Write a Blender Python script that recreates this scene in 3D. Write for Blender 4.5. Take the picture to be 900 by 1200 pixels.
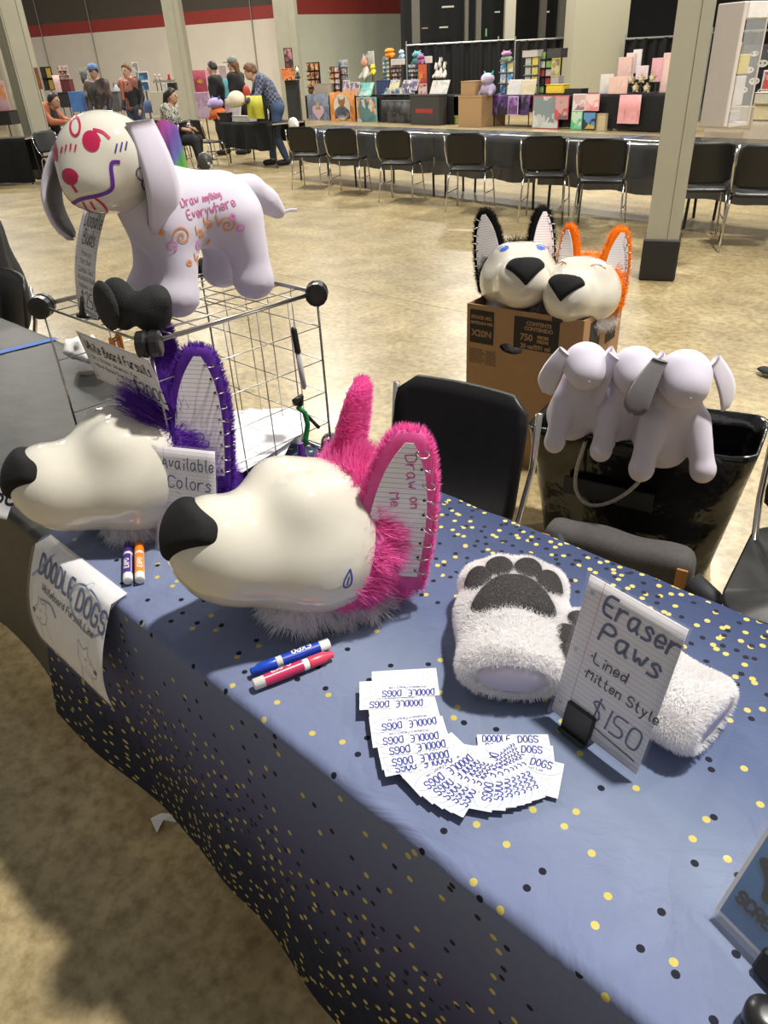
import bpy, math, random
import numpy as np
from mathutils import Vector, Matrix
from mathutils.bvhtree import BVHTree

for o in list(bpy.data.objects):
    bpy.data.objects.remove(o, do_unlink=True)
SC = bpy.context.scene
COL = SC.collection
random.seed(7)
R = math.radians

# ------------------------------------------------------------------ camera
# world: x runs along the vendor tables, y away behind them, z up (metres)
CAM_H, FPX, PITCH, ROLL, YAW = 1.478, 850.0, R(31.4), R(-3.1), R(44.8)


def _axes():
    F = Vector((0, math.cos(PITCH), -math.sin(PITCH)))
    R0 = Vector((1, 0, 0))
    U0 = R0.cross(F)
    r = R0 * math.cos(ROLL) + U0 * math.sin(ROLL)
    u = -R0 * math.sin(ROLL) + U0 * math.cos(ROLL)
    rz = Matrix.Rotation(YAW, 3, 'Z')
    return rz @ r, rz @ u, rz @ F


CR, CU, CF = _axes()
CP = Vector((0, 0, CAM_H))
cam = bpy.data.cameras.new('camera')
cam.sensor_fit = 'VERTICAL'
cam.sensor_height = 36.0
cam.lens = FPX / 1200 * 36.0
cam.clip_start, cam.clip_end = 0.02, 200
camo = bpy.data.objects.new('camera', cam)
COL.objects.link(camo)
mw = Matrix((CR, CU, -CF)).transposed().to_4x4()
mw.translation = CP
camo.matrix_world = mw
SC.camera = camo


def ray(px, py):
    return CF * FPX + CR * (px - 450) - CU * (py - 600)


def at_z(px, py, z):            # where the sight line meets a level
    d = ray(px, py)
    return CP + d * ((z - CAM_H) / d.z)


def at_y(px, py, y):            # where it meets a row of tables
    d = ray(px, py)
    return CP + d * (y / d.y)


FH = Vector((-math.sin(YAW), math.cos(YAW), 0))
RH = Vector((math.cos(YAW), math.sin(YAW), 0))


def at_d(px, py, dist):         # where it meets the far wall
    d = ray(px, py)
    return CP + d * (dist / d.dot(FH))


# ------------------------------------------------------------------ light
W = bpy.data.worlds.new('hall_air')
SC.world = W
W.use_nodes = True
W.node_tree.nodes['Background'].inputs[0].default_value = (1.0, 0.97, 0.92, 1)
W.node_tree.nodes['Background'].inputs[1].default_value = 0.24


def lamp(name, loc, power, size, spread=140, col=(1, .95, .86)):
    l = bpy.data.lights.new(name, 'AREA')
    l.shape = 'DISK'
    l.size = size
    l.energy = power
    l.color = col
    l.spread = R(spread)
    o = bpy.data.objects.new(name, l)
    COL.objects.link(o)
    o.location = loc
    return o


lamp('high_bay_or_fill_lamp', (0.7, 3.0, 8.0), 760, 0.45, 170)
for q in [(-9, 7.5, 8), (-4, 13, 8), (-16, 14, 8), (-11, 20.5, 8), (-20, 7, 8), (-26, 16, 8), (4, 10, 8), (-27, 9, 8), (-16, 21, 8)]:  # those nearest the far walls are added to brighten them
    lamp('high_bay_or_fill_lamp', q, 560, 1.1, 170)
SC.view_settings.view_transform = 'Standard'
SC.view_settings.look = 'None'
SC.view_settings.gamma = 1.0
SC.view_settings.use_curve_mapping = False
SC.view_settings.exposure = 0.15

# ------------------------------------------------------------------ materials
_mats = {}


def mat(name, col=(.5, .5, .5), rough=.6, metal=0., spec=.5, var=.08, vscale=20., bump=0., bscale=60.,
        sheen=0., coat=0., alpha=1., sss=0., emit=None):
    if name in _mats:
        return _mats[name]
    m = bpy.data.materials.new(name)
    m.use_nodes = True
    nt = m.node_tree
    b = nt.nodes['Principled BSDF']
    b.inputs['Roughness'].default_value = rough
    b.inputs['Metallic'].default_value = metal
    b.inputs['Specular IOR Level'].default_value = spec
    if sheen:
        b.inputs['Sheen Weight'].default_value = sheen
    if coat:
        b.inputs['Coat Weight'].default_value = coat
    if sss:
        b.inputs['Subsurface Weight'].default_value = sss
        b.inputs['Subsurface Radius'].default_value = (.01, .006, .005)
    if alpha < 1:
        b.inputs['Alpha'].default_value = alpha
    if emit:
        b.inputs['Emission Color'].default_value = (*col, 1)
        b.inputs['Emission Strength'].default_value = emit
    tc = nt.nodes.new('ShaderNodeTexCoord')
    n = nt.nodes.new('ShaderNodeTexNoise')
    n.inputs['Scale'].default_value = vscale
    n.inputs['Detail'].default_value = 4
    nt.links.new(tc.outputs['Object'], n.inputs['Vector'])
    r = nt.nodes.new('ShaderNodeValToRGB')
    r.color_ramp.elements[0].position = .3
    r.color_ramp.elements[1].position = .7
    r.color_ramp.elements[0].color = (*[c * (1 - var) for c in col], 1)
    r.color_ramp.elements[1].color = (*[min(1, c * (1 + var)) for c in col], 1)
    nt.links.new(n.outputs['Fac'], r.inputs['Fac'])
    nt.links.new(r.outputs['Color'], b.inputs['Base Color'])
    if bump:
        n2 = nt.nodes.new('ShaderNodeTexNoise')
        n2.inputs['Scale'].default_value = bscale
        n2.inputs['Detail'].default_value = 3
        nt.links.new(tc.outputs['Object'], n2.inputs['Vector'])
        bp = nt.nodes.new('ShaderNodeBump')
        bp.inputs['Strength'].default_value = bump
        bp.inputs['Distance'].default_value = .01
        nt.links.new(n2.outputs['Fac'], bp.inputs['Height'])
        nt.links.new(bp.outputs['Normal'], b.inputs['Normal'])
    _mats[name] = m
    return m


def fur_mat(name, col, trans=.45, var=.15):
    m = mat(name, col, .8, var=var, vscale=40, spec=.15)
    nt = m.node_tree
    b = nt.nodes['Principled BSDF']
    rp = next(n for n in nt.nodes if n.type == 'VALTORGB')
    out = next(n for n in nt.nodes if n.type == 'OUTPUT_MATERIAL')
    tr = nt.nodes.new('ShaderNodeBsdfTranslucent')
    mx = nt.nodes.new('ShaderNodeMixShader')
    mx.inputs[0].default_value = trans
    nt.links.new(rp.outputs['Color'], tr.inputs['Color'])
    nt.links.new(b.outputs[0], mx.inputs[1])
    nt.links.new(tr.outputs[0], mx.inputs[2])
    nt.links.new(mx.outputs[0], out.inputs['Surface'])
    return m


def sub(nt, kind, **kw):
    n = nt.nodes.new(kind)
    for k, v in kw.items():
        setattr(n, k, v)
    return n


def art_mat(name, cols, scale=9., rough=.5):
    """a printed picture: patches of several inks"""
    if name in _mats:
        return _mats[name]
    m = mat(name, cols[0], rough)
    nt = m.node_tree
    b = nt.nodes['Principled BSDF']
    tc = next(n for n in nt.nodes if n.type == 'TEX_COORD')
    v = sub(nt, 'ShaderNodeTexVoronoi')
    v.inputs['Scale'].default_value = scale
    nz = sub(nt, 'ShaderNodeTexNoise')
    nz.inputs['Scale'].default_value = scale * .8
    mx = sub(nt, 'ShaderNodeMixRGB')
    mx.inputs[0].default_value = .35
    nt.links.new(tc.outputs['Object'], nz.inputs['Vector'])
    nt.links.new(tc.outputs['Object'], mx.inputs[1])
    nt.links.new(nz.outputs['Color'], mx.inputs[2])
    nt.links.new(mx.outputs[0], v.inputs['Vector'])
    r = sub(nt, 'ShaderNodeValToRGB')
    cr = r.color_ramp
    cr.interpolation = 'CONSTANT'
    while len(cr.elements) < len(cols):
        cr.elements.new(.5)
    for i, c in enumerate(cols):
        cr.elements[i].position = i / len(cols)
        cr.elements[i].color = (*c, 1)
    sp = sub(nt, 'ShaderNodeSeparateColor')
    nt.links.new(v.outputs['Color'], sp.inputs[0])
    nt.links.new(sp.outputs[0], r.inputs['Fac'])
    nt.links.new(r.outputs['Color'], b.inputs['Base Color'])
    return m


def lined_mat(name, axis=1, pitch=.0071, base=(.82, .80, .84), line=(.36, .36, .44), rough=.45, coat=0., margin=None):
    """ruled notebook paper, lines across the object's own axis"""
    if name in _mats:
        return _mats[name]
    m = mat(name, base, rough, var=.02, coat=coat)
    nt = m.node_tree
    b = nt.nodes['Principled BSDF']
    tc = next(n for n in nt.nodes if n.type == 'TEX_COORD')
    rp = next(n for n in nt.nodes if n.type == 'VALTORGB')
    sx = sub(nt, 'ShaderNodeSeparateXYZ')
    nt.links.new(tc.outputs['Object'], sx.inputs[0])

    def math_(op, a, bb):
        n = sub(nt, 'ShaderNodeMath', operation=op)
        for i, q in enumerate((a, bb)):
            if q is None:
                continue
            if isinstance(q, (int, float)):
                n.inputs[i].default_value = q
            else:
                nt.links.new(q, n.inputs[i])
        return n.outputs[0]
    f = math_('FRACT', math_('ADD', math_('DIVIDE', sx.outputs[axis], pitch), 200.0), None)
    k = math_('LESS_THAN', f, .12)
    mx = sub(nt, 'ShaderNodeMixRGB')
    nt.links.new(k, mx.inputs[0])
    nt.links.new(rp.outputs['Color'], mx.inputs[1])
    mx.inputs[2].default_value = (*line, 1)
    out = mx.outputs[0]
    if margin is not None:
        k2 = math_('LESS_THAN', math_('ABSOLUTE', math_('SUBTRACT', sx.outputs[1 - axis], margin), None), .0006)
        m2 = sub(nt, 'ShaderNodeMixRGB')
        nt.links.new(k2, m2.inputs[0])
        nt.links.new(out, m2.inputs[1])
        m2.inputs[2].default_value = (.6, .3, .36, 1)
        out = m2.outputs[0]
    nt.links.new(out, b.inputs['Base Color'])
    return m


def clear_mat(name, a=.12, rough=.08, col=(.9, .92, .95)):
    m = mat(name, col, rough, var=0)
    m.node_tree.nodes['Principled BSDF'].inputs['Alpha'].default_value = a
    return m


# ------------------------------------------------------------------ mesh helpers
class MB:
    def __init__(self):
        self.v, self.f = [], []

    def add(self, vs, fs):
        o = len(self.v)
        self.v += [tuple(p) for p in vs]
        self.f += [tuple(i + o for i in f) for f in fs]
        return self

    def box(self, lo, hi, M=None, bev=0.):
        x0, y0, z0 = lo
        x1, y1, z1 = hi
        if bev <= 0:
            vs = [Vector(q) for q in ((x0, y0, z0), (x1, y0, z0), (x1, y1, z0), (x0, y1, z0), (x0, y0, z1), (x1, y0, z1), (x1, y1, z1), (x0, y1, z1))]
            fs = [(0, 3, 2, 1), (4, 5, 6, 7), (0, 1, 5, 4), (1, 2, 6, 5), (2, 3, 7, 6), (3, 0, 4, 7)]
        else:
            b = min(bev, (x1 - x0) / 2.1, (y1 - y0) / 2.1, (z1 - z0) / 2.1)
            ring = lambda z, e: [Vector(q) for q in ((x0 + b + 0 * e, y0 + e, z), (x1 - b, y0 + e, z), (x1 - e, y0 + b, z), (x1 - e, y1 - b, z), (x1 - b, y1 - e, z), (x0 + b, y1 - e, z), (x0 + e, y1 - b, z), (x0 + e, y0 + b, z))]
            vs = ring(z0, b) + ring(z0 + b, 0) + ring(z1 - b, 0) + ring(z1, b)
            fs = [tuple(range(7, -1, -1)), tuple(range(24, 32))]
            for k in range(3):
                for i in range(8):
                    j = (i + 1) % 8
                    fs.append((k * 8 + i, k * 8 + j, k * 8 + 8 + j, k * 8 + 8 + i))
        if M is not None:
            vs = [M @ q for q in vs]
        return self.add(vs, fs)

    def tube(self, pts, r, n=8, closed=False, cap=True):
        pts = [Vector(p) for p in pts]
        N = len(pts)
        rs = r if isinstance(r, (list, tuple)) else [r] * N
        up = None
        vs = []
        for i, p in enumerate(pts):
            a = pts[i - 1] if (i > 0 or closed) else p
            b = pts[(i + 1) % N] if (i < N - 1 or closed) else p
            t = (b - a).normalized()
            if up is None:
                up = t.orthogonal().normalized()
            else:
                up = (up - t * up.dot(t))
                up = up.normalized() if up.length > 1e-6 else t.orthogonal().normalized()
            s = t.cross(up)
            for k in range(n):
                an = 2 * math.pi * k / n
                vs.append(p + (up * math.cos(an) + s * math.sin(an)) * rs[i])
        fs = []
        for i in range(N if closed else N - 1):
            j = (i + 1) % N
            for k in range(n):
                l = (k + 1) % n
                fs.append((i * n + k, i * n + l, j * n + l, j * n + k))
        if cap and not closed:
            fs.append(tuple(range(n - 1, -1, -1)))
            fs.append(tuple((N - 1) * n + k for k in range(n)))
        return self.add(vs, fs)

    def lathe(self, prof, n=20, M=None):
        """prof: (radius, z) from bottom to top"""
        vs = []
        for r, z in prof:
            for k in range(n):
                a = 2 * math.pi * k / n
                vs.append(Vector((r * math.cos(a), r * math.sin(a), z)))
        fs = []
        for i in range(len(prof) - 1):
            for k in range(n):
                l = (k + 1) % n
                fs.append((i * n + k, i * n + l, (i + 1) * n + l, (i + 1) * n + k))
        fs.append(tuple(range(n - 1, -1, -1)))
        fs.append(tuple((len(prof) - 1) * n + k for k in range(n)))
        if M is not None:
            vs = [M @ q for q in vs]
        return self.add(vs, fs)

    def plate(self, outline, t, M=None, mapf=None):
        """closed outline (x,y) given thickness t along z, centred"""
        n = len(outline)
        vs = [Vector((x, y, t / 2)) for x, y in outline] + [Vector((x, y, -t / 2)) for x, y in outline]
        fs = [tuple(range(n)), tuple(range(2 * n - 1, n - 1, -1))]
        for i in range(n):
            j = (i + 1) % n
            fs.append((i, n + i, n + j, j))
        if M is not None:
            vs = [M @ q for q in vs]
        return self.add(vs, fs)

    def ribbon(self, lines, w, mapf, seg=.005):
        """pen strokes: polylines (x,y) of width w laid through mapf(x,y)->point"""
        for ln in lines:
            ln = [Vector((p[0], p[1])) for p in ln]
            ln = [p for i, p in enumerate(ln) if i == 0 or (p - ln[i - 1]).length > 1e-6]
            fine = ln[:1]
            for p in ln[1:]:
                a = fine[-1]
                k = min(40, int((p - a).length / seg) + 1)
                fine += [a.lerp(p, (i + 1) / k) for i in range(k)]
            ln = fine
            if len(ln) < 2:
                if ln:
                    p = ln[0]
                    ln = [p - Vector((w * .4, 0)), p + Vector((w * .4, 0))]
                else:
                    continue
            vs = []
            for i, p in enumerate(ln):
                a = ln[max(i - 1, 0)]
                b = ln[min(i + 1, len(ln) - 1)]
                t = (b - a)
                t = t.normalized() if t.length > 1e-9 else Vector((1, 0))
                q = Vector((-t.y, t.x)) * (w / 2)
                e = t * (w * .3) * (-1 if i == 0 else (1 if i == len(ln) - 1 else 0))
                vs += [mapf(*(p + q + e)), mapf(*(p - q + e))]
            self.add(vs, [(2 * i, 2 * i + 1, 2 * i + 3, 2 * i + 2) for i in range(len(ln) - 1)])
        return self

    def mesh(self, name, smooth=False):
        me = bpy.data.meshes.new(name)
        me.from_pydata(self.v, [], self.f)
        me.update()
        if smooth:
            me.shade_smooth()
        return me

    def build(self, name, m, parent=None, smooth=False, **kw):
        return link(name, self.mesh(name, smooth), m, parent, **kw)


def link(name, me, m, parent=None, label=None, cat=None, group=None, kind=None, loc=None, M=None):
    o = bpy.data.objects.new(name, me)
    COL.objects.link(o)
    if not me.materials:
        me.materials.append(m)
    if m is not None:
        o.material_slots[0].link = 'OBJECT'
        o.material_slots[0].material = m
    if parent is not None:
        o.parent = parent
    if loc is not None:
        o.location = loc
    if M is not None:
        o.matrix_local = M
    return tag(o, label, cat, group, kind)


def tag(o, label=None, cat=None, group=None, kind=None):
    if label:
        o['label'] = label
    if cat:
        o['category'] = cat
    if group:
        o['group'] = group
    if kind:
        o['kind'] = kind
    return o


def thing(name, label, cat, loc=(0, 0, 0), rz=0., group=None, M=None):
    o = bpy.data.objects.new(name, None)
    o.empty_display_size = .05
    COL.objects.link(o)
    if M is not None:
        o.matrix_world = M
    else:
        o.location = loc
        o.rotation_euler = (0, 0, rz)
    return tag(o, label, cat, group)


def clone(root, loc=None, rz=None, label=None, group=None):
    c = root.copy()
    COL.objects.link(c)
    if loc is not None:
        c.location = loc
    if rz is not None:
        c.rotation_euler = (0, 0, rz)
    if label:
        c['label'] = label
    if group:
        c['group'] = group

    def kids(a, b):
        for ch in list(a.children):
            d = ch.copy()
            COL.objects.link(d)
            d.parent = b
            d.matrix_parent_inverse = ch.matrix_parent_inverse
            kids(ch, d)
    kids(root, c)
    return c


def frame(O, X, Y):
    X = Vector(X).normalized()
    Y = Vector(Y)
    Y = (Y - X * X.dot(Y)).normalized()
    N = X.cross(Y)
    m = Matrix((X, Y, N)).transposed().to_4x4()
    m.translation = Vector(O)
    return m


# ---- implicit surfaces: smooth blends of balls, eggs and limbs
def ell(P, c, r):
    q = P - np.array(c)
    r = np.array(r)
    k0 = np.linalg.norm(q / r, axis=1)
    k1 = np.linalg.norm(q / (r * r), axis=1) + 1e-9
    return k0 * (k0 - 1) / k1


def cap(P, a, b, ra, rb):
    a, b = np.array(a, float), np.array(b, float)
    d = b - a
    t = np.clip(((P - a) @ d) / max(d @ d, 1e-9), 0, 1)
    return np.linalg.norm(P - a - t[:, None] * d, axis=1) - (ra + (rb - ra) * t)


def smin(a, b, k):
    h = np.clip(.5 + .5 * (b - a) / k, 0, 1)
    return b + (a - b) * h - k * h * (1 - h)


def smax(a, b, k):
    return -smin(-a, -b, k)


def blend(k, *ds):
    r = ds[0]
    for d in ds[1:]:
        r = smin(r, d, k)
    return r


def sdf_arrays(fn, lo, hi, h):
    lo, hi = np.array(lo, float), np.array(hi, float)
    n = np.maximum(4, np.ceil((hi - lo) / h).astype(int) + 1)
    ax = [lo[i] + h * np.arange(n[i]) for i in range(3)]
    G = np.stack(np.meshgrid(*ax, indexing='ij'), -1).reshape(-1, 3)
    V = fn(G).reshape(n)
    S = V < 0
    m = n - 1
    acc = np.zeros((*m, 3))
    cnt = np.zeros(m)
    for axn in range(3):
        o1, o2 = [(1, 2), (0, 2), (0, 1)][axn]
        for i in (0, 1):
            for j in (0, 1):
                sl0 = [None] * 3
                sl1 = [None] * 3
                sl0[axn], sl1[axn] = slice(0, m[axn]), slice(1, m[axn] + 1)
                sl0[o1] = sl1[o1] = slice(i, m[o1] + i)
                sl0[o2] = sl1[o2] = slice(j, m[o2] + j)
                a, b = V[tuple(sl0)], V[tuple(sl1)]
                x = (a < 0) != (b < 0)
                t = np.where(x, a / np.where(a - b == 0, 1, a - b), 0)
                off = np.zeros((*m, 3))
                off[..., axn] = t
                off[..., o1] = i
                off[..., o2] = j
                acc += off * x[..., None]
                cnt += x
    act = cnt > 0
    idx = -np.ones(m, int)
    idx[act] = np.arange(act.sum())
    base = np.stack(np.meshgrid(*[np.arange(k) for k in m], indexing='ij'), -1)
    pos = (base + acc / np.maximum(cnt, 1)[..., None])[act] * h + lo
    quads = []
    for axn in range(3):
        o1, o2 = [(1, 2), (2, 0), (0, 1)][axn]
        s0 = [slice(None)] * 3
        s1 = [slice(None)] * 3
        s0[axn], s1[axn] = slice(0, m[axn]), slice(1, m[axn] + 1)
        for o in (o1, o2):
            s0[o] = s1[o] = slice(1, m[o])
        a, b = S[tuple(s0)], S[tuple(s1)]
        e = np.argwhere(a != b)
        if not len(e):
            continue
        fl = a[a != b]
        e[:, o1] += 1
        e[:, o2] += 1

        def cell(d1, d2):
            q = e.copy()
            q[:, o1] -= d1
            q[:, o2] -= d2
            return idx[q[:, 0], q[:, 1], q[:, 2]]
        Q = np.stack([cell(1, 1), cell(0, 1), cell(0, 0), cell(1, 0)], 1)
        Q[~fl] = Q[~fl][:, ::-1]
        quads.append(Q)
    Q = np.concatenate(quads)
    Q = Q[(Q >= 0).all(1)]
    return pos, Q


def np_mesh(name, pos, Q, smooth=True, tri=None):
    me = bpy.data.meshes.new(name)
    me.from_pydata(pos.tolist(), [], Q.tolist() + (tri.tolist() if tri is not None else []))
    me.update()
    if smooth:
        me.shade_smooth()
    return me


def relax(pos, Q, it=2):
    n = len(pos)
    for _ in range(it):
        s = np.zeros_like(pos)
        c = np.zeros(n)
        for k in range(4):
            for d in (1, 3):
                np.add.at(s, Q[:, k], pos[Q[:, (k + d) % 4]])
                np.add.at(c, Q[:, k], 1)
        pos = pos * .4 + .6 * s / np.maximum(c, 1)[:, None]
    return pos


def sdf_mesh(name, fn, lo, hi, h, it=2):
    p, q = sdf_arrays(fn, lo, hi, h)
    return np_mesh(name, relax(p, q, it), q)


def fur_mesh(name, p, q, n, length, comb=(0, 0, 0), keep=None, width=.0012, lift=.6, jit=.35, seed=1, lenvar=.4, clump=0.):
    """tapered strands rooted on a quad surface"""
    rng = np.random.default_rng(seed)
    a, b, c, d = (p[q[:, i]] for i in range(4))
    nr = np.cross(c - a, d - b)
    ar = np.linalg.norm(nr, axis=1)
    nr = nr / np.maximum(ar, 1e-12)[:, None]
    ce = (a + b + c + d) / 4
    if keep is not None:
        ar = ar * keep(ce, nr)
    i = rng.choice(len(q), n, p=ar / ar.sum())
    u, v = rng.random((2, n, 1))
    root = (a[i] * (1 - u) + b[i] * u) * (1 - v) + (d[i] * (1 - u) + c[i] * u) * v
    N = nr[i]
    cb = comb(root) if callable(comb) else np.tile(np.array(comb, float), (n, 1))
    if clump:
        cell = np.floor(root / clump).astype(int)
        hsh = (cell * np.array([73856093, 19349663, 83492791])).sum(1) % 9973
        cj = np.random.default_rng(5).normal(0, jit * .7, (9973, 3))[hsh]
    else:
        cj = 0
    dr = N * lift + cb + rng.normal(0, jit, (n, 3)) * .6 + cj
    dr /= np.linalg.norm(dr, axis=1)[:, None]
    d2 = dr + cb * .6 + np.array([0, 0, -.12])
    d2 /= np.linalg.norm(d2, axis=1)[:, None]
    L = length * (1 - lenvar * rng.random((n, 1)))
    sd = np.cross(dr, rng.normal(0, 1, (n, 3)))
    sd /= np.maximum(np.linalg.norm(sd, axis=1), 1e-9)[:, None]
    w = width / 2
    p0 = root - N * .001
    p1 = root + dr * L * .5
    p2 = p1 + d2 * L * .5
    V = np.stack([p0 - sd * w, p0 + sd * w, p1 + sd * w * .75, p1 - sd * w * .75, p2], 1).reshape(-1, 3)
    k = np.arange(n)[:, None] * 5
    F4 = k + np.array([0, 1, 2, 3])
    F3 = k + np.array([3, 2, 4])
    me = np_mesh(name, V, F4, True, F3)
    return me


# ---- pen lettering: one-stroke alphabet, pairs of digits x y (2 = baseline, 6 = x height, 8 = cap height)
GL = {
    'A': '02 28 42;14 34', 'B': '02 08 38 37 36 05 35 44 43 32 02', 'C': '47 38 18 07 03 12 32 43', 'D': '02 08 28 47 43 22 02',
    'E': '48 08 02 42;05 35', 'F': '48 08 02;05 35', 'G': '47 38 18 07 03 12 32 43 45 25', 'H': '02 08;42 48;05 45', 'I': '12 18',
    'K': '02 08;48 05 42', 'L': '08 02 42', 'M': '02 08 25 48 42', 'N': '02 08 42 48', 'O': '28 07 03 22 43 47 28', 'P': '02 08 38 47 46 35 05',
    'Q': '28 07 03 22 43 47 28;34 52', 'R': '02 08 38 47 46 35 05;25 42', 'S': '47 38 18 07 06 15 35 44 43 32 12 03', 'T': '08 48;28 22', 'U': '08 03 12 32 43 48', 'V': '08 22 48',
    'W': '08 12 25 32 48', 'X': '08 42;48 02', 'Y': '08 25 48;25 22',
    'a': '36 16 05 03 12 22 34;36 33 42', 'b': '08 02 32 33 35 26 05', 'c': '35 26 16 05 03 12 32', 'd': '35 16 05 03 12 34;38 32',
    'e': '04 34 35 26 16 05 03 12 33', 'f': '37 28 17 12;05 25', 'g': '35 16 05 04 13 35;36 31 20 00', 'h': '08 02;05 26 35 32', 'i': '15 12;17 17',
    'j': '25 21 10;27 27', 'k': '08 02;36 04 32', 'l': '18 13 22', 'm': '06 02;05 16 22;25 36 42', 'n': '06 02;05 26 35 32', 'o': '16 05 03 12 22 33 35 26 16',
    'p': '06 00;06 26 35 33 22 03', 'q': '35 16 05 03 12 34;36 30', 'r': '06 02;04 16 36', 's': '35 26 16 05 24 33 22 02', 't': '18 13 22 32;06 26', 'u': '06 03 12 23;36 32',
    'v': '06 12 36', 'w': '06 12 25 32 46', 'x': '06 32;36 02', 'y': '06 14 23;36 10 00', 'z': '06 36 02 32',
    '0': '18 07 03 12 32 43 47 38 18', '1': '18 12', '2': '07 18 38 47 35 02 42', '3': '07 18 38 47 35 15;35 44 33 22 02', '4': '38 04 44;38 32', '5': '48 08 05 35 44 43 32 02',
    '6': '38 05 03 12 32 43 44 35 05', '7': '08 48 12', '8': '25 06 07 28 47 46 25 04 03 22 43 44 25', '9': '45 16 07 28 47 42', '$': '47 28 07 16 35 43 22 03;29 21', '.': '12 12', '-': '05 35', '*': '15 15', '/': '02 48', "'": '18 17',
}


def chaikin(l, n=1):
    for _ in range(n):
        if len(l) < 3:
            return l
        o = [l[0]]
        for a, b in zip(l[:-1], l[1:]):
            o += [(a[0] * .75 + b[0] * .25, a[1] * .75 + b[1] * .25), (a[0] * .25 + b[0] * .75, a[1] * .25 + b[1] * .75)]
        o.append(l[-1])
        l = o
    return l


def pen(text, x, y, h, slope=0., shear=.08, track=1.0, ax=1.0):
    """strokes of a line of writing: h = cap height, starts at (x,y)"""
    s = h / 6.
    cx = 0.
    out = []
    for ch in text:
        if ch == ' ':
            cx += 3.2
            continue
        g = GL.get(ch)
        if not g:
            continue
        wmax = 0
        for st in g.split(';'):
            pts = [(int(t[0]), int(t[1]) - 2) for t in st.split()]
            wmax = max(wmax, max(q[0] for q in pts))
            pts = chaikin(pts, 2)
            ll = []
            for (a, b) in pts:
                X = (cx + a + b * shear) * s * ax
                Y = b * s
                ll.append((x + X * math.cos(slope) - Y * math.sin(slope), y + X * math.sin(slope) + Y * math.cos(slope)))
            out.append(ll)
        cx += wmax + 1.5 * track
    return out


def pen_width(text, h, ax=1.):
    L = pen(text, 0, 0, h, ax=ax)
    return max(p[0] for l in L for p in l)


def circle(cx, cy, rx, ry, n=24, a0=0., a1=2 * math.pi, tilt=0.):
    o = []
    for i in range(n + 1):
        a = a0 + (a1 - a0) * i / n
        X, Y = rx * math.cos(a), ry * math.sin(a)
        o.append((cx + X * math.cos(tilt) - Y * math.sin(tilt), cy + X * math.sin(tilt) + Y * math.cos(tilt)))
    return o


def rrect(w, h, r, n=5, cx=0., cy=0.):
    o = []
    for (sx, sy, a0) in ((1, 1, 0), (-1, 1, 90), (-1, -1, 180), (1, -1, 270)):
        for i in range(n + 1):
            a = R(a0 + 90 * i / n)
            o.append((cx + sx * (w / 2 - r) + r * math.cos(a), cy + sy * (h / 2 - r) + r * math.sin(a)))
    return o


def type_mesh(text, size, bold=.0, spacing=1.):
    """printed capitals from the built-in typeface, flat, centred on the origin"""
    c = bpy.data.curves.new('type', 'FONT')
    c.body = text
    c.size = size
    c.align_x = 'CENTER'
    c.align_y = 'CENTER'
    c.offset = bold
    c.space_character = spacing
    o = bpy.data.objects.new('type', c)
    COL.objects.link(o)
    dg = bpy.context.evaluated_depsgraph_get()
    me = bpy.data.meshes.new_from_object(o.evaluated_get(dg))
    bpy.data.objects.remove(o)
    bpy.data.curves.remove(c)
    me.materials.clear()
    return me

# ================================================================== the hall
def floor_mat():
    m = mat('sealed_concrete', (.44, .36, .205), .3, var=.05, vscale=.7)
    nt = m.node_tree
    b = nt.nodes['Principled BSDF']
    b.inputs['Specular IOR Level'].default_value = .5
    tc = next(n for n in nt.nodes if n.type == 'TEX_COORD')
    rp = next(n for n in nt.nodes if n.type == 'VALTORGB')

    def nz(s, d, lo, hi, c0, c1, src):
        n = sub(nt, 'ShaderNodeTexNoise')
        n.inputs['Scale'].default_value = s
        n.inputs['Detail'].default_value = d
        n.inputs['Roughness'].default_value = .65
        nt.links.new(tc.outputs['Object'], n.inputs['Vector'])
        r = sub(nt, 'ShaderNodeValToRGB')
        r.color_ramp.elements[0].position, r.color_ramp.elements[1].position = lo, hi
        r.color_ramp.elements[0].color, r.color_ramp.elements[1].color = (*c0, 1), (*c1, 1)
        nt.links.new(n.outputs['Fac'], r.inputs['Fac'])
        x = sub(nt, 'ShaderNodeMixRGB', blend_type='MULTIPLY')
        x.inputs[0].default_value = 1
        nt.links.new(src, x.inputs[1])
        nt.links.new(r.outputs['Color'], x.inputs[2])
        return x.outputs[0], n
    c, _ = nz(3.2, 8, .36, .66, (.74, .71, .66), (1.06, 1.06, 1.06), rp.outputs['Color'])
    c, _ = nz(24, 9, .34, .58, (.62, .58, .52), (1.08, 1.08, 1.08), c)
    c, n3 = nz(.45, 3, .4, .6, (.84, .85, .86), (1.05, 1.04, 1.0), c)
    nt.links.new(c, b.inputs['Base Color'])
    r = sub(nt, 'ShaderNodeMapRange')
    r.inputs[3].default_value, r.inputs[4].default_value = .2, .42
    n = sub(nt, 'ShaderNodeTexNoise')
    n.inputs['Scale'].default_value = 2.5
    n.inputs['Detail'].default_value = 6
    nt.links.new(tc.outputs['Object'], n.inputs['Vector'])
    nt.links.new(n.outputs['Fac'], r.inputs[0])
    nt.links.new(r.outputs[0], b.inputs['Roughness'])
    bp = sub(nt, 'ShaderNodeBump')
    bp.inputs['Strength'].default_value = .12
    bp.inputs['Distance'].default_value = .02
    nt.links.new(n.outputs['Fac'], bp.inputs['Height'])
    nt.links.new(bp.outputs['Normal'], b.inputs['Normal'])
    return m


MB().add([(-60, -6, 0), (14, -6, 0), (14, 60, 0), (-60, 60, 0)], [(0, 1, 2, 3)]).build(
    'floor', floor_mat(), kind='structure', label='polished tan concrete hall floor', )
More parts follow.
